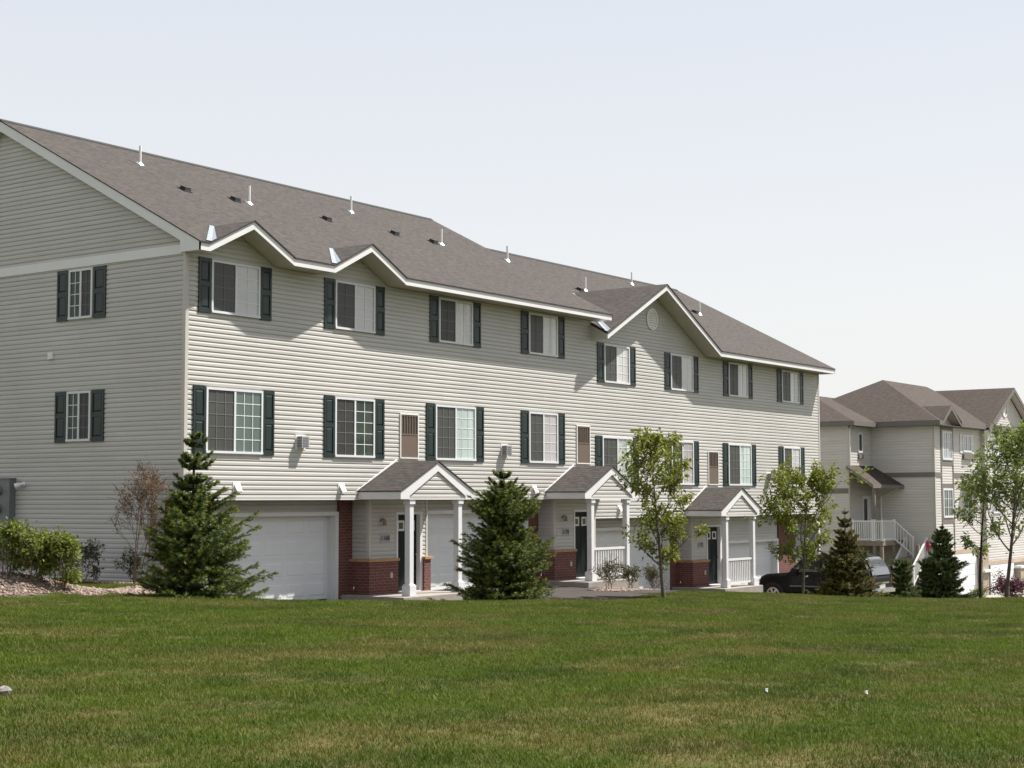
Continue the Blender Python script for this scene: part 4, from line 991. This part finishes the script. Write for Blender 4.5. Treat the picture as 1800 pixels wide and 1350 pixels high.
for s in (-1, 1):
    q = MB(); q.box(VX+s*.80, VX+s*.93, VY-2.585, VY-2.50, VZ+.80, VZ+1.08); q.build('tail_light', M['red'], car)
    q = MB(); q.box(VX+s*.55, VX+s*.85, VY+2.46, VY+2.57, VZ+.74, VZ+.92); q.build('headlight', M['headlamp'], car)
    q = MB(); q.box(VX+s*1.0, VX+s*1.20, VY+.72, VY+.84, VZ+1.17, VZ+1.36); q.build('side_mirror', M['paint_black'], car, bevel=.03)
    for ya in (1.0, -.05, -.98):
        q = MB(); q.box(VX+s*1.012, VX+s*1.017, VY+ya, VY+ya+.012, VZ+.52, VZ+1.12); q.build('door_seam', M['dark'], car)
    q = MB(); q.box(VX+s*1.012, VX+s*1.03, VY-1.0, VY+1.05, VZ+.68, VZ+.73); q.build('side_moulding', M['meter'], car)
    q = MB()
    for yy in (.12, -.78): q.box(VX+s*1.012, VX+s*1.035, VY+yy, VY+yy-.18, VZ+1.0, VZ+1.035)
    q.build('handle', M['paint_black'], car)
    for yy in (1.56, -1.34):
        q = MB(); q.tube([(VX+s*.76, VY+yy, VZ+.39), (VX+s*.80, VY+yy, VZ+.39), (VX+s*1.0, VY+yy, VZ+.39), (VX+s*1.03, VY+yy, VZ+.39)], [.36, .39, .39, .355], 28)
        wh = q.build('tyre', M['tyre'], car)
        q = MB(); n = 28
        for i in range(n):
            t0, t1 = 2*math.pi*i/n, 2*math.pi*(i+1)/n
            c = lambda r, t, o: (VX+s*o, VY+yy+r*math.cos(t), VZ+.39+r*math.sin(t))
            q.face([c(.25, t0, 1.036), c(.25, t1, 1.036), c(.205, t1, 1.04), c(.205, t0, 1.04)])
        for i in range(6):
            t = 2*math.pi*i/6+.2
            q.face([c(.05, t-.6, 1.05), c(.05, t+.6, 1.05), c(.21, t+.23, 1.041), c(.21, t-.23, 1.041)])
        q.face([c(.07, 2*math.pi*i/10, 1.052) for i in range(10)])
        q.build('rim', M['rim'], wh)
        q = MB(); pts = [(VX+s*1.016, VY+yy+.47*math.cos(t), VZ+.40+.47*math.sin(t)) for t in np.linspace(-.35, math.pi+.35, 18)]; pin = [(VX+s*1.016, VY+yy+.405*math.cos(t), VZ+.40+.405*math.sin(t)) for t in np.linspace(-.35, math.pi+.35, 18)]
        for i in range(17): q.face([pts[i], pts[i+1], pin[i+1], pin[i]])
        q.mat(1); q.face(pin); q.build('wheel_arch', [M['paint_black'], M['dark']], car)

KY = .853                                    # a short wheelbase: body lengths scaled, wheels stay round
for ch in car.children:
    if ch.name.split('.')[0] in ('tyre', 'wheel_arch'): continue
    n_ = len(ch.data.vertices); a_ = np.empty(n_*3, np.float32); ch.data.vertices.foreach_get('co', a_); a_ = a_.reshape(-1, 3)
    a_[:, 1] = VY+(a_[:, 1]-VY)*KY; ch.data.vertices.foreach_set('co', a_.ravel()); ch.data.update()

# ------------------------------------------------------------------ plants
def leaf_cloud(pos, dirs, size, rg, droop=.3, aspect=.45):
    """one folded leaf (two quads sharing the rib -> 6 verts) per position"""
    n = len(pos); L = size*(.7+.6*rg.random(n)); w = L*aspect
    d = dirs+rg.normal(0, .55, (n, 3)); d[:, 2] -= droop; d /= np.linalg.norm(d, axis=1)[:, None]
    r = rg.normal(0, 1, (n, 3)); s = np.cross(d, r); s /= np.linalg.norm(s, axis=1)[:, None]
    nn = np.cross(s, d)
    a = pos; tip = pos+d*L[:, None]-np.array([0, 0, 1])*(L*.18)[:, None]; mid = pos+d*(L*.5)[:, None]
    l1 = mid+s*(w*.5)[:, None]+nn*(w*.15)[:, None]; l2 = mid-s*(w*.5)[:, None]+nn*(w*.15)[:, None]
    v = np.stack([a, l1, tip, l2], 1).reshape(-1, 3)
    b = np.arange(n)*4
    f = np.concatenate([np.stack([b, b+1, b+2], 1), np.stack([b, b+2, b+3], 1)])
    return v, f
def broadleaf(name, loc, H, trunk_h, spread, label, cat, leafm, seed, nleaf=2600, leaf=.10, r0=.06, limbs=9, barkm='trunk', shape='vase', group=None, sway=0., rise=.55, stems=1, droop=.35, per_seg=3):
    rg = np.random.default_rng(seed); t = thing(name, loc, label, cat, group); L = Vector(loc)
    wood = MB(); tips = []; tdir = []
    def branch(p, d, ln, r, lev):
        n = 5 if lev < 2 else 4; pts = [p.copy()]; rad = [r]; q = p.copy(); dd = d.copy()
        for i in range(n):
            dd = (dd+Vector(rg.normal(0, .10+.05*lev, 3))+Vector((0, 0, .07 if lev < 3 else 0))).normalized()
            q = q+dd*(ln/n); pts.append(q.copy()); rad.append(max(.0035, r*(1-.72*(i+1)/n)))
            if lev >= 1 or i >= 2:
                for _ in range(per_seg if lev >= 2 else 2): tips.append(q.lerp(pts[-2], rg.random())); tdir.append(dd.copy())
        wood.tube(pts, rad, 6 if lev < 2 else 4, cap=False)
        if lev < 3:
            k = int((4, 5, 4)[lev]) if lev else 0
            for j in range(k):
                f_ = .3+.65*(j+rg.random())/k; i = min(n-1, int(f_*n)); bp = pts[i].lerp(pts[i+1], f_*n-i)
                ax = Vector(rg.normal(0, 1, 3)); side = dd.cross(ax).normalized()
                branch(bp, (d*.75+side*.75+Vector((0, 0, .25))).normalized(), ln*(.42+.15*rg.random()), rad[i]*.6, lev+1)
    for s_ in range(stems):
        off = Vector((0, 0, 0)) if stems == 1 else Vector((*(rg.normal(0, .10, 2)), 0))
        lean = Vector((rg.normal(0, .02+.06*(stems > 1)), rg.normal(0, .02+.06*(stems > 1)), 1)).normalized()
        pts = [L+off+Vector((0, 0, -.15))]; rad = [r0*1.25]; n = 10; Ht = H*(1 if stems == 1 else .75+.3*rg.random())
        for i in range(1, n+1):
            lean = (lean+Vector((*rg.normal(0, .03, 2), 0))).normalized(); pts.append(pts[-1]+lean*(Ht*.97/n)); rad.append(max(.006, r0*(1-.93*i/n)))
        wood.tube(pts, rad, 9, cap=False)
        for j in range(limbs):
            f_ = (trunk_h+(H*.93-trunk_h)*((j+.5*rg.random())/limbs)**1.0)/H; i = min(n-1, int(f_*n)); bp = pts[i].lerp(pts[i+1], f_*n-i)
            az = j*2.4+rg.normal(0, .35); h = (f_*H-trunk_h)/(H-trunk_h)
            prof = {'vase': (.75+.5*h)*(1-h**3*.75), 'cone': 1.05*(1-h)**.75+.12, 'oval': math.sin(math.pi*(.18+.75*h))**.8}[shape]
            up_ = rise+.55*h
            d = Vector((math.cos(az), math.sin(az), up_)).normalized()
            ln = spread*prof*math.sqrt(1+up_*up_)*(.8+.35*rg.random())
            ln = min(ln, max(.25, (H*1.0-f_*H)/max(.2, d.z)*1.05))
            branch(bp, d, ln, rad[i]*.55, 1)
        for i in range(7, n): 
            for _ in range(8): tips.append(pts[i].lerp(pts[i+1], rg.random())); tdir.append(Vector((rg.normal(), rg.normal(), .4)).normalized())
    wood.build('trunk', M[barkm], t, smooth=True)
    tp = np.array([tuple(p) for p in tips]); td = np.array([tuple(p) for p in tdir])
    # leaves in tufts round a part of the twig points, so that gaps stay open
    keep = rg.random(len(tp)) < .85; tp, td = tp[keep], td[keep]
    idx = rg.integers(0, len(tp), nleaf); pos = tp[idx]+rg.normal(0, leaf*.38, (nleaf, 3))
    v, f = leaf_cloud(pos, td[idx], leaf, rg, droop)
    rawmesh('crown', v, f, M[leafm], t)
    return t
def spruce(name, loc, H, Rb, label, seed, mat='needle', open_top=.0, dens=1., pw=.85, lopsided=(0, 0), leader=.0, group='spruces planted along the lawn crest', bare_top=1., cat='spruce tree', needle=.05):
    rg = np.random.default_rng(seed); t = thing(name, loc, label, cat, group); L = Vector(loc)
    wood = MB(); segs = []       # needle bearing segments: p, q, tipness
    wood.tube([L+Vector((0, 0, -.2)), L+Vector((0, 0, H*.5)), L+Vector((0, 0, H))], [.065, .038, .006], 8, cap=False)
    segs.append((L+Vector((0, 0, H*.86)), L+Vector((0, 0, H)), .6, .8))
    nz = int(23*H/3.2)
    for i in range(nz):
        h = ((i+.4*rg.random())/nz)**1.05; z = .06+h*(H*.97-.06)
        r = Rb*((1-h)**pw)*(.74+.36*rg.random())*((1+.18*math.cos(h*H*5.4-.25)) if h < 1-open_top else .80)+(.05 if h < 1-open_top else .09)
        if h > 1-open_top and i % 3 == 1: continue
        nb = int(max(4, round((9+4*(1-h))*dens*(.55 if h > 1-open_top else 1))))
        a0 = rg.random()*6.28
        for j in range(nb):
            az = a0+6.283*j/nb+rg.normal(0, .18)
            rr = r*(.60+.52*rg.random()); rr *= 1+lopsided[0]*math.cos(az-lopsided[1])
            rise = (-.22+.75*h)+rg.normal(0, .06)
            p0 = L+Vector((0, 0, z)); dirh = Vector((math.cos(az), math.sin(az), 0)); pts = [p0]
            n = 5
            for k in range(1, n+1):
                u_ = k/n; pts.append(p0+dirh*(rr*u_)+Vector((0, 0, rr*(rise*u_+.22*u_*u_-.06*math.sin(u_*3.1)))))
            wood.tube(pts, [.014*(1-h*.6), .011, .009, .006, .004, .003], 4, cap=False)
            side = dirh.cross(Vector((0, 0, 1)))
            for k in range(n):
                if k >= 1 or h > .75: segs.append((pts[k], pts[k+1], k/n, 1.))
                if rr > .14 and k >= 1:
                    m_ = 2 if rr < .5 else 3
                    for q in range(m_):
                        for sg in (-1, 1):
                            b = pts[k].lerp(pts[k+1], (q+.5*rg.random())/m_); u_ = (k+q/m_)/n
                            ln = min(.34, rr*.42)*(1.12-u_*.75)*(.7+.5*rg.random())
                            d = (dirh*.75+side*sg*(.75+.2*rg.normal())+Vector((0, 0, rg.normal(.02, .22)))).normalized()
                            e = b+d*ln; segs.append((b, b.lerp(e, .5), .55*u_+.1, 1.)); segs.append((b.lerp(e, .5), e+Vector((0, 0, .015)), .75*u_+.4, 1.))
    wood.build('trunk', M['sprucebark'], t, smooth=True)
    A = np.array([tuple(s[0]) for s in segs]); B = np.array([tuple(s[1]) for s in segs]); T = np.array([s[2] for s in segs])
    k = 22; n = len(segs)
    u_ = rg.random((n, k)); base = A[:, None]+(B-A)[:, None]*u_[..., None]
    ax = (B-A); ax /= np.linalg.norm(ax, axis=1)[:, None]+1e-9
    rd = rg.normal(0, 1, (n, k, 3)); rd[..., 2] += .25; rd -= (rd*ax[:, None]).sum(-1)[..., None]*ax[:, None]; rd /= np.linalg.norm(rd, axis=2)[..., None]
    d = rd*.78+ax[:, None]*.72; ln = (needle*(.7+.5*rg.random((n, k))))[..., None]
    tip = base+d*ln; sd = np.cross(d, rd+rg.normal(0, .3, (n, k, 3))); sd /= np.linalg.norm(sd, axis=2)[..., None]+1e-9
    w = needle*.11
    v = np.stack([base-sd*w, base+sd*w, tip+sd*w*.35], 2).reshape(-1, 3)
    f = np.arange(n*k*3).reshape(-1, 3)
    tp = np.clip((T[:, None]+.25*(u_-.5)-.62)*2.2+rg.normal(0, .12, (n, 1)), 0, 1)
    rawmesh('crown', v, f, M[mat], t, attr={'tip': np.repeat(tp.ravel(), 3)})
    return t
def tz(x, y): return float(terrain(x, y))
spruce('spruce', (-4.62, -5.2, tz(-4.62, -5.2)), 3.12, 1.34, 'dark green spruce with a thin open top before the near corner of the row', 3, open_top=.40, pw=1.0, lopsided=(.12, -1.0), needle=.052, dens=1.15)
spruce('spruce', (6.08, -4.6, tz(6.08, -4.6)), 3.36, 1.40, 'dense full green spruce between first and second entry porches', 5, dens=1.25, pw=.66, needle=.055, open_top=.18)
spruce('spruce', (22.78, -6.2, tz(22.78, -6.2)), 2.95, 1.15, 'browning golden spruce standing before the black car', 8, mat='needle_gold', pw=.95, open_top=.25, needle=.055)
spruce('spruce', (31.9, -4.5, tz(31.9, -4.5)), 1.6, .62, 'small dark spruce just right of the black car', 9, mat='needle_dark', pw=.45, needle=.06)
spruce('spruce', (34.3, -4.6, tz(34.3, -4.6)), 1.5, .5, 'low dark spruce left of the far deck stairs', 12, mat='needle_dark', pw=.5, needle=.06)
spruce('spruce', (34.87, -5.0, tz(34.87, -5.0)), 2.9, 1.15, 'dark broad spruce in front of the far garage block', 10, mat='needle_dark', dens=1.2, pw=.9, needle=.06)
broadleaf('young_tree', (12.09, -5.6, tz(12.09, -5.6)), 4.45, .80, .84, 'slim yellow-green young tree before the second porch and third garage', 'tree', 'leaf_yg', 21, nleaf=4300, leaf=.13, r0=.055, limbs=17, shape='oval', rise=1.0)
broadleaf('young_tree', (19.91, -6.0, tz(19.91, -6.0)), 4.1, .95, 1.0, 'bushy yellow-green young tree before the hood of the black car', 'tree', 'leaf_yg', 22, nleaf=5600, leaf=.125, r0=.05, limbs=16, shape='oval', rise=1.15)
broadleaf('young_tree', (37.78, -6.5, tz(37.78, -6.5)), 7.1, 1.9, 1.7, 'tall darker green tree at far right with a grey trunk', 'tree', 'leaf_pear', 23, nleaf=7000, leaf=.15, r0=.085, limbs=22, shape='cone', rise=.85)
broadleaf('young_tree', (39.16, -5.0, tz(39.16, -5.0)), 5.6, 1.9, .95, 'narrow tree with a near-black trunk left of the tallest tree', 'tree', 'leaf_pear', 24, nleaf=1700, leaf=.15, r0=.075, limbs=10, shape='oval', rise=.5, barkm='trunkdark')
# gable side planting
for i, (x, y, h, sp, lb) in enumerate(((-5.65, -1.1, 1.08, .36, 'leftmost bright green bush below the meter panel'), (-5.2, -1.5, 1.0, .30, 'middle bright green bush on the gravel mound'), (-4.9, -1.85, 1.12, .33, 'rightmost bright green bush on the gravel mound'))):
    broadleaf('bush', (x, y, tz(x, y)), h, .12, sp, lb, 'bush', 'leaf_bush', 31+i, nleaf=2300, leaf=.085, r0=.016, limbs=6, stems=4, shape='vase', barkm='twig', group='bright bushes in the gravel bed', rise=1.4)
broadleaf('bush', (-.9, 2.17, tz(-.9, 2.17)), .84, .15, .42, 'sparse dark green bush right of the bright bushes', 'bush', 'leaf_dark', 41, nleaf=430, leaf=.085, r0=.014, limbs=5, stems=3, shape='oval', barkm='twig', rise=.8)
broadleaf('bush', (-.6, .92, tz(-.6, .92)), .95, .2, .26, 'dark green bush at the foot of the rusty shrub', 'bush', 'leaf_dark', 42, nleaf=420, leaf=.075, r0=.012, limbs=5, stems=2, shape='oval', barkm='twig', rise=1.)
broadleaf('shrub', (-.85, .6, tz(-.85, .6)), 2.62, .75, .50, 'tall rusty half-bare shrub by the corner of the gable wall', 'shrub', 'leaf_rust', 43, nleaf=1300, leaf=.055, r0=.018, limbs=6, stems=4, shape='vase', barkm='twig', rise=2.2, per_seg=2)
for i, (x, y, h, sp, lb) in enumerate(((14.25, -2.6, .90, .36, 'taller twiggy green shrub beside the second porch slab'), (15.0, -2.8, .72, .30, 'middle twiggy shrub in the stone bed by the second porch'), (15.45, -3.2, .78, .34, 'rightmost twiggy shrub in the stone bed by the third garage'))):
    broadleaf('shrub', (x, y, tz(x, y)), h, .18, sp, lb, 'shrub', 'leaf_sm', 51+i, nleaf=420, leaf=.07, r0=.011, limbs=5, stems=4, shape='vase', barkm='twig', group='small shrubs in the stone bed', rise=1.3)
broadleaf('bush', (45.75, -4.0, tz(45.75, -4.0)), 1.0, .1, .85, 'low rounded purple bush before the far garage', 'bush', 'leaf_purple', 61, nleaf=2800, leaf=.10, r0=.015, limbs=8, stems=3, shape='oval', barkm='twig', rise=.6)
broadleaf('bush', (39.75, -4.7, tz(39.75, -4.7)), .55, .08, .3, 'small yellow-green bush at the foot of the far dark spruce', 'bush', 'leaf_bush', 62, nleaf=400, leaf=.09, r0=.012, limbs=5, stems=2, shape='oval', barkm='twig', rise=.8)
broadleaf('bush', (-2.35, -5.0, tz(-2.35, -5.0)), .22, .04, .16, 'tiny green seedling on the lawn right of the corner spruce', 'bush', 'leaf_bush', 63, nleaf=160, leaf=.05, r0=.006, limbs=4, stems=2, shape='oval', barkm='twig', rise=.8)

# ------------------------------------------------------------------ gravel beds
bedA = lambda x, y: (((x+5.3)/2.1)**2+((y+1.15)/1.15)**2 < 1+.15*np.sin(3*x+2*y)) | ((x > -1.1+.15*np.sin(y*2)) & (x < -.06) & (y > 1.7) & (y < 9))
bedB = lambda x, y: ((x > -1.3) & (x < -.06) & (y > .3) & (y < 2.2)) | (((x+2.3)/1.25)**2+((y+1.9)/1.0)**2 < 1)
def rocks(reg, box, n, name, label, mound=0.):
    rg = np.random.default_rng(5); x = rg.uniform(box[0], box[1], n*4); y = rg.uniform(box[2], box[3], n*4); k = reg(x, y); x, y = x[k][:n], y[k][:n]; n = len(x)
    z = terrain(x, y)+.012+mound*rg.random(n)
    base = np.array([(1, 0, 0), (-1, 0, 0), (0, 1, 0), (0, -1, 0), (0, 0, 1), (0, 0, -1)], float)
    fb = np.array([(0, 2, 4), (2, 1, 4), (1, 3, 4), (3, 0, 4), (2, 0, 5), (1, 2, 5), (3, 1, 5), (0, 3, 5)])
    s = rg.uniform(.02, .055, (n, 1, 1))*rg.uniform(.6, 1.25, (n, 1, 3))*np.array([1.2, 1.0, .7]); a = rg.uniform(0, 6.28, n)
    p = base[None]*s+rg.normal(0, .004, (n, 6, 3)); c, sn = np.cos(a)[:, None], np.sin(a)[:, None]
    q = np.stack([p[..., 0]*c-p[..., 1]*sn, p[..., 0]*sn+p[..., 1]*c, p[..., 2]], 2)+np.stack([x, y, z], 1)[:, None]
    v = q.reshape(-1, 3); f = (fb[None]+np.arange(n)[:, None, None]*6).reshape(-1, 3)
    return tag(rawmesh(name, v, f, M['gravel']), label, 'gravel', None, 'stuff')
rocks(bedA, (-7.6, 0, -2.6, 9), 5600, 'gravel', 'pinkish river gravel spread under the bushes by the gable wall')
rocks(bedB, (-3.6, 0, -3, 2.2), 2600, 'gravel', 'gravel patch at the foot of the corner spruce and rusty shrub')
rocks(bedC, (13, 16.6, -4, -1.6), 1500, 'gravel', 'gravel bed round the small shrubs by the second porch')
def sheet(reg, x0, x1, y0, y1):
    v, f = grid(np.arange(x0, x1+.01, .15), np.arange(y0, y1+.01, .15), .008); c = v[f].mean(1)
    return tag(rawmesh('soil', v, f[reg(c[:, 0], c[:, 1])], M['soil'], smooth=True), None, None, None, 'structure')
sheet(bedA, -7.8, 0, -2.6, 9); sheet(bedB, -3.6, 0, -3.0, 2.3); sheet(bedC, 13, 16.6, -4, -1.6)
for (x, y, lb) in ((-13.0, -20.9, 'white paper scrap on the lawn, nearer the middle of the photo'), (-12.58, -21.61, 'white paper scrap on the lawn, the one further right')):
    m = MB(); z = tz(x, y)+.05; m.prism([(x, y, z), (x+.03, y+.01, z+.012), (x+.033, y+.035, z+.004), (x+.01, y+.03, z+.014)], (0, 0, .004)); m.prism([(x+.01, y+.01, z+.012), (x+.04, y+.012, z+.03), (x+.035, y+.04, z+.025)], (0, 0, .003))
    tag(m.build('paper_scrap', M['paper']), lb, 'litter', 'paper scraps on the lawn')

m = MB(); z = tz(-17.1, -16.25)+.03
loft(m, [[(-17.1+r*math.cos(t)*1.3, -16.25+r*math.sin(t)*.9, z+h*(1+.25*math.sin(3*t))) for t in np.linspace(0, 2*math.pi, 9)[:-1]] for r, h in ((.045, -.03), (.055, .005), (.038, .028), (.012, .036))])
tag(m.build('stone', M['trim2']), 'small pale stone lying in the lawn at the left edge', 'stone')

# ------------------------------------------------------------------ grass
def clump(seed, n=190, rad=.27, hmin=.022, hmax=.052):
    rg = np.random.default_rng(seed); r = rad*np.sqrt(rg.random(n)); a = rg.uniform(0, 6.28, n)
    p = np.stack([r*np.cos(a), r*np.sin(a), np.full(n, -.01)], 1); h = rg.uniform(hmin, hmax, n)*(.7+.6*rg.random()); az = rg.uniform(0, 6.28, n)
    lean = rg.uniform(.1, .9, n); d = np.stack([np.cos(az)*lean, np.sin(az)*lean, np.ones(n)], 1); d /= np.linalg.norm(d, axis=1)[:, None]
    w = rg.uniform(.0018, .0034, n)[:, None]; yaw = az+1.57+rg.normal(0, .4, n); s = np.stack([np.cos(yaw), np.sin(yaw), np.zeros(n)], 1)
    m1 = p+d*(h*.55)[:, None]; tip = m1+(d*np.array([1.5, 1.5, .75]))*(h*.5)[:, None]
    v = np.stack([p-s*w, p+s*w, m1-s*w*.85, m1+s*w*.85, tip], 1).reshape(-1, 3); b = np.arange(n)*5
    f = np.concatenate([np.stack([b, b+1, b+3], 1), np.stack([b, b+3, b+2], 1), np.stack([b+2, b+3, b+4], 1)])
    return v, f
col = bpy.data.collections.new('grass_clumps')
for sd in range(6):
    v, f = clump(100+sd); o = rawmesh('grass_clump', v, f, M['blade'])
    S.collection.objects.unlink(o); col.objects.link(o)
# sheet that carries the grass: the part of the lawn the photograph can see, with a margin
gx = np.arange(-26, 52, .5); gy = np.arange(-30, 9, .5)
v, f = grid(gx, gy, .0); c = v[f].mean(1)
dx = c[:, 0]-EYE.x; dy = c[:, 1]-EYE.y; d = dx*.8177+dy*.5757; l = dx*.5757-dy*.8177
Dc = 30+16*np.clip(l/np.maximum(d, 6), -.6, .6)
ok = (d > 6.5) & (np.abs(l) < .345*d+2.0) & (d < np.maximum(Dc+3.5, 0))
left = (c[:, 0] < -.2) & (d > 6.5) & (d < 46) & (np.abs(l) < .345*d+2.0)
drv = (c[:, 0] > 1.1) & (c[:, 1] > np.where(c[:, 0] > 27.4, -3.4, np.where(c[:, 0] > 17.2, -1.75, np.where(c[:, 0] > 10.5, -4.1-.9*(17.2-c[:, 0])/6.7, -9.5)))) & (d > Dc+4.5)
ok = ok | ((c[:, 0] > 1) & (d > 6.5) & (d < 72) & (np.abs(l) < .345*d+2.0) & (c[:, 1] < -1.8) & ~((c[:, 0] > 6) & (c[:, 0] < 9) & (c[:, 1] > -2)))
ok = (ok | left) & ~drv & ~bedA(c[:, 0], c[:, 1]) & ~bedB(c[:, 0], c[:, 1]) & ~((c[:, 0] > -.2) & (c[:, 1] > -.0))
f = f[ok]
gobj = tag(rawmesh('grass', v, f, M['blade']), 'mown green grass with dry straw-coloured patches covering the lawn', 'grass', None, 'stuff')
ng = bpy.data.node_groups.new('grass_scatter', 'GeometryNodeTree')
ng.interface.new_socket('Geometry', in_out='INPUT', socket_type='NodeSocketGeometry'); ng.interface.new_socket('Geometry', in_out='OUTPUT', socket_type='NodeSocketGeometry')
gi = ng.nodes.new('NodeGroupInput'); go = ng.nodes.new('NodeGroupOutput'); dp = ng.nodes.new('GeometryNodeDistributePointsOnFaces'); dp.inputs['Density'].default_value = 30
ip = ng.nodes.new('GeometryNodeInstanceOnPoints'); ci = ng.nodes.new('GeometryNodeCollectionInfo'); ci.inputs['Collection'].default_value = col; ci.inputs['Separate Children'].default_value = True; ci.inputs['Reset Children'].default_value = True
rv_ = ng.nodes.new('FunctionNodeRandomValue'); rv_.data_type = 'FLOAT_VECTOR'; rv_.inputs[0].default_value = (0, 0, 0); rv_.inputs[1].default_value = (.0, .0, 6.28)
rs = ng.nodes.new('FunctionNodeRandomValue'); rs.data_type = 'FLOAT'; rs.inputs[2].default_value = .6; rs.inputs[3].default_value = 1.35; rs.inputs['Seed'].default_value = 4
ip.inputs['Pick Instance'].default_value = True
lk = ng.links
lk.new(gi.outputs[0], dp.inputs['Mesh']); lk.new(dp.outputs['Points'], ip.inputs['Points']); lk.new(ci.outputs[0], ip.inputs['Instance']); lk.new(rv_.outputs[0], ip.inputs['Rotation']); lk.new(rs.outputs[1], ip.inputs['Scale']); lk.new(ip.outputs[0], go.inputs[0])
md = gobj.modifiers.new('grass', 'NODES'); md.node_group = ng
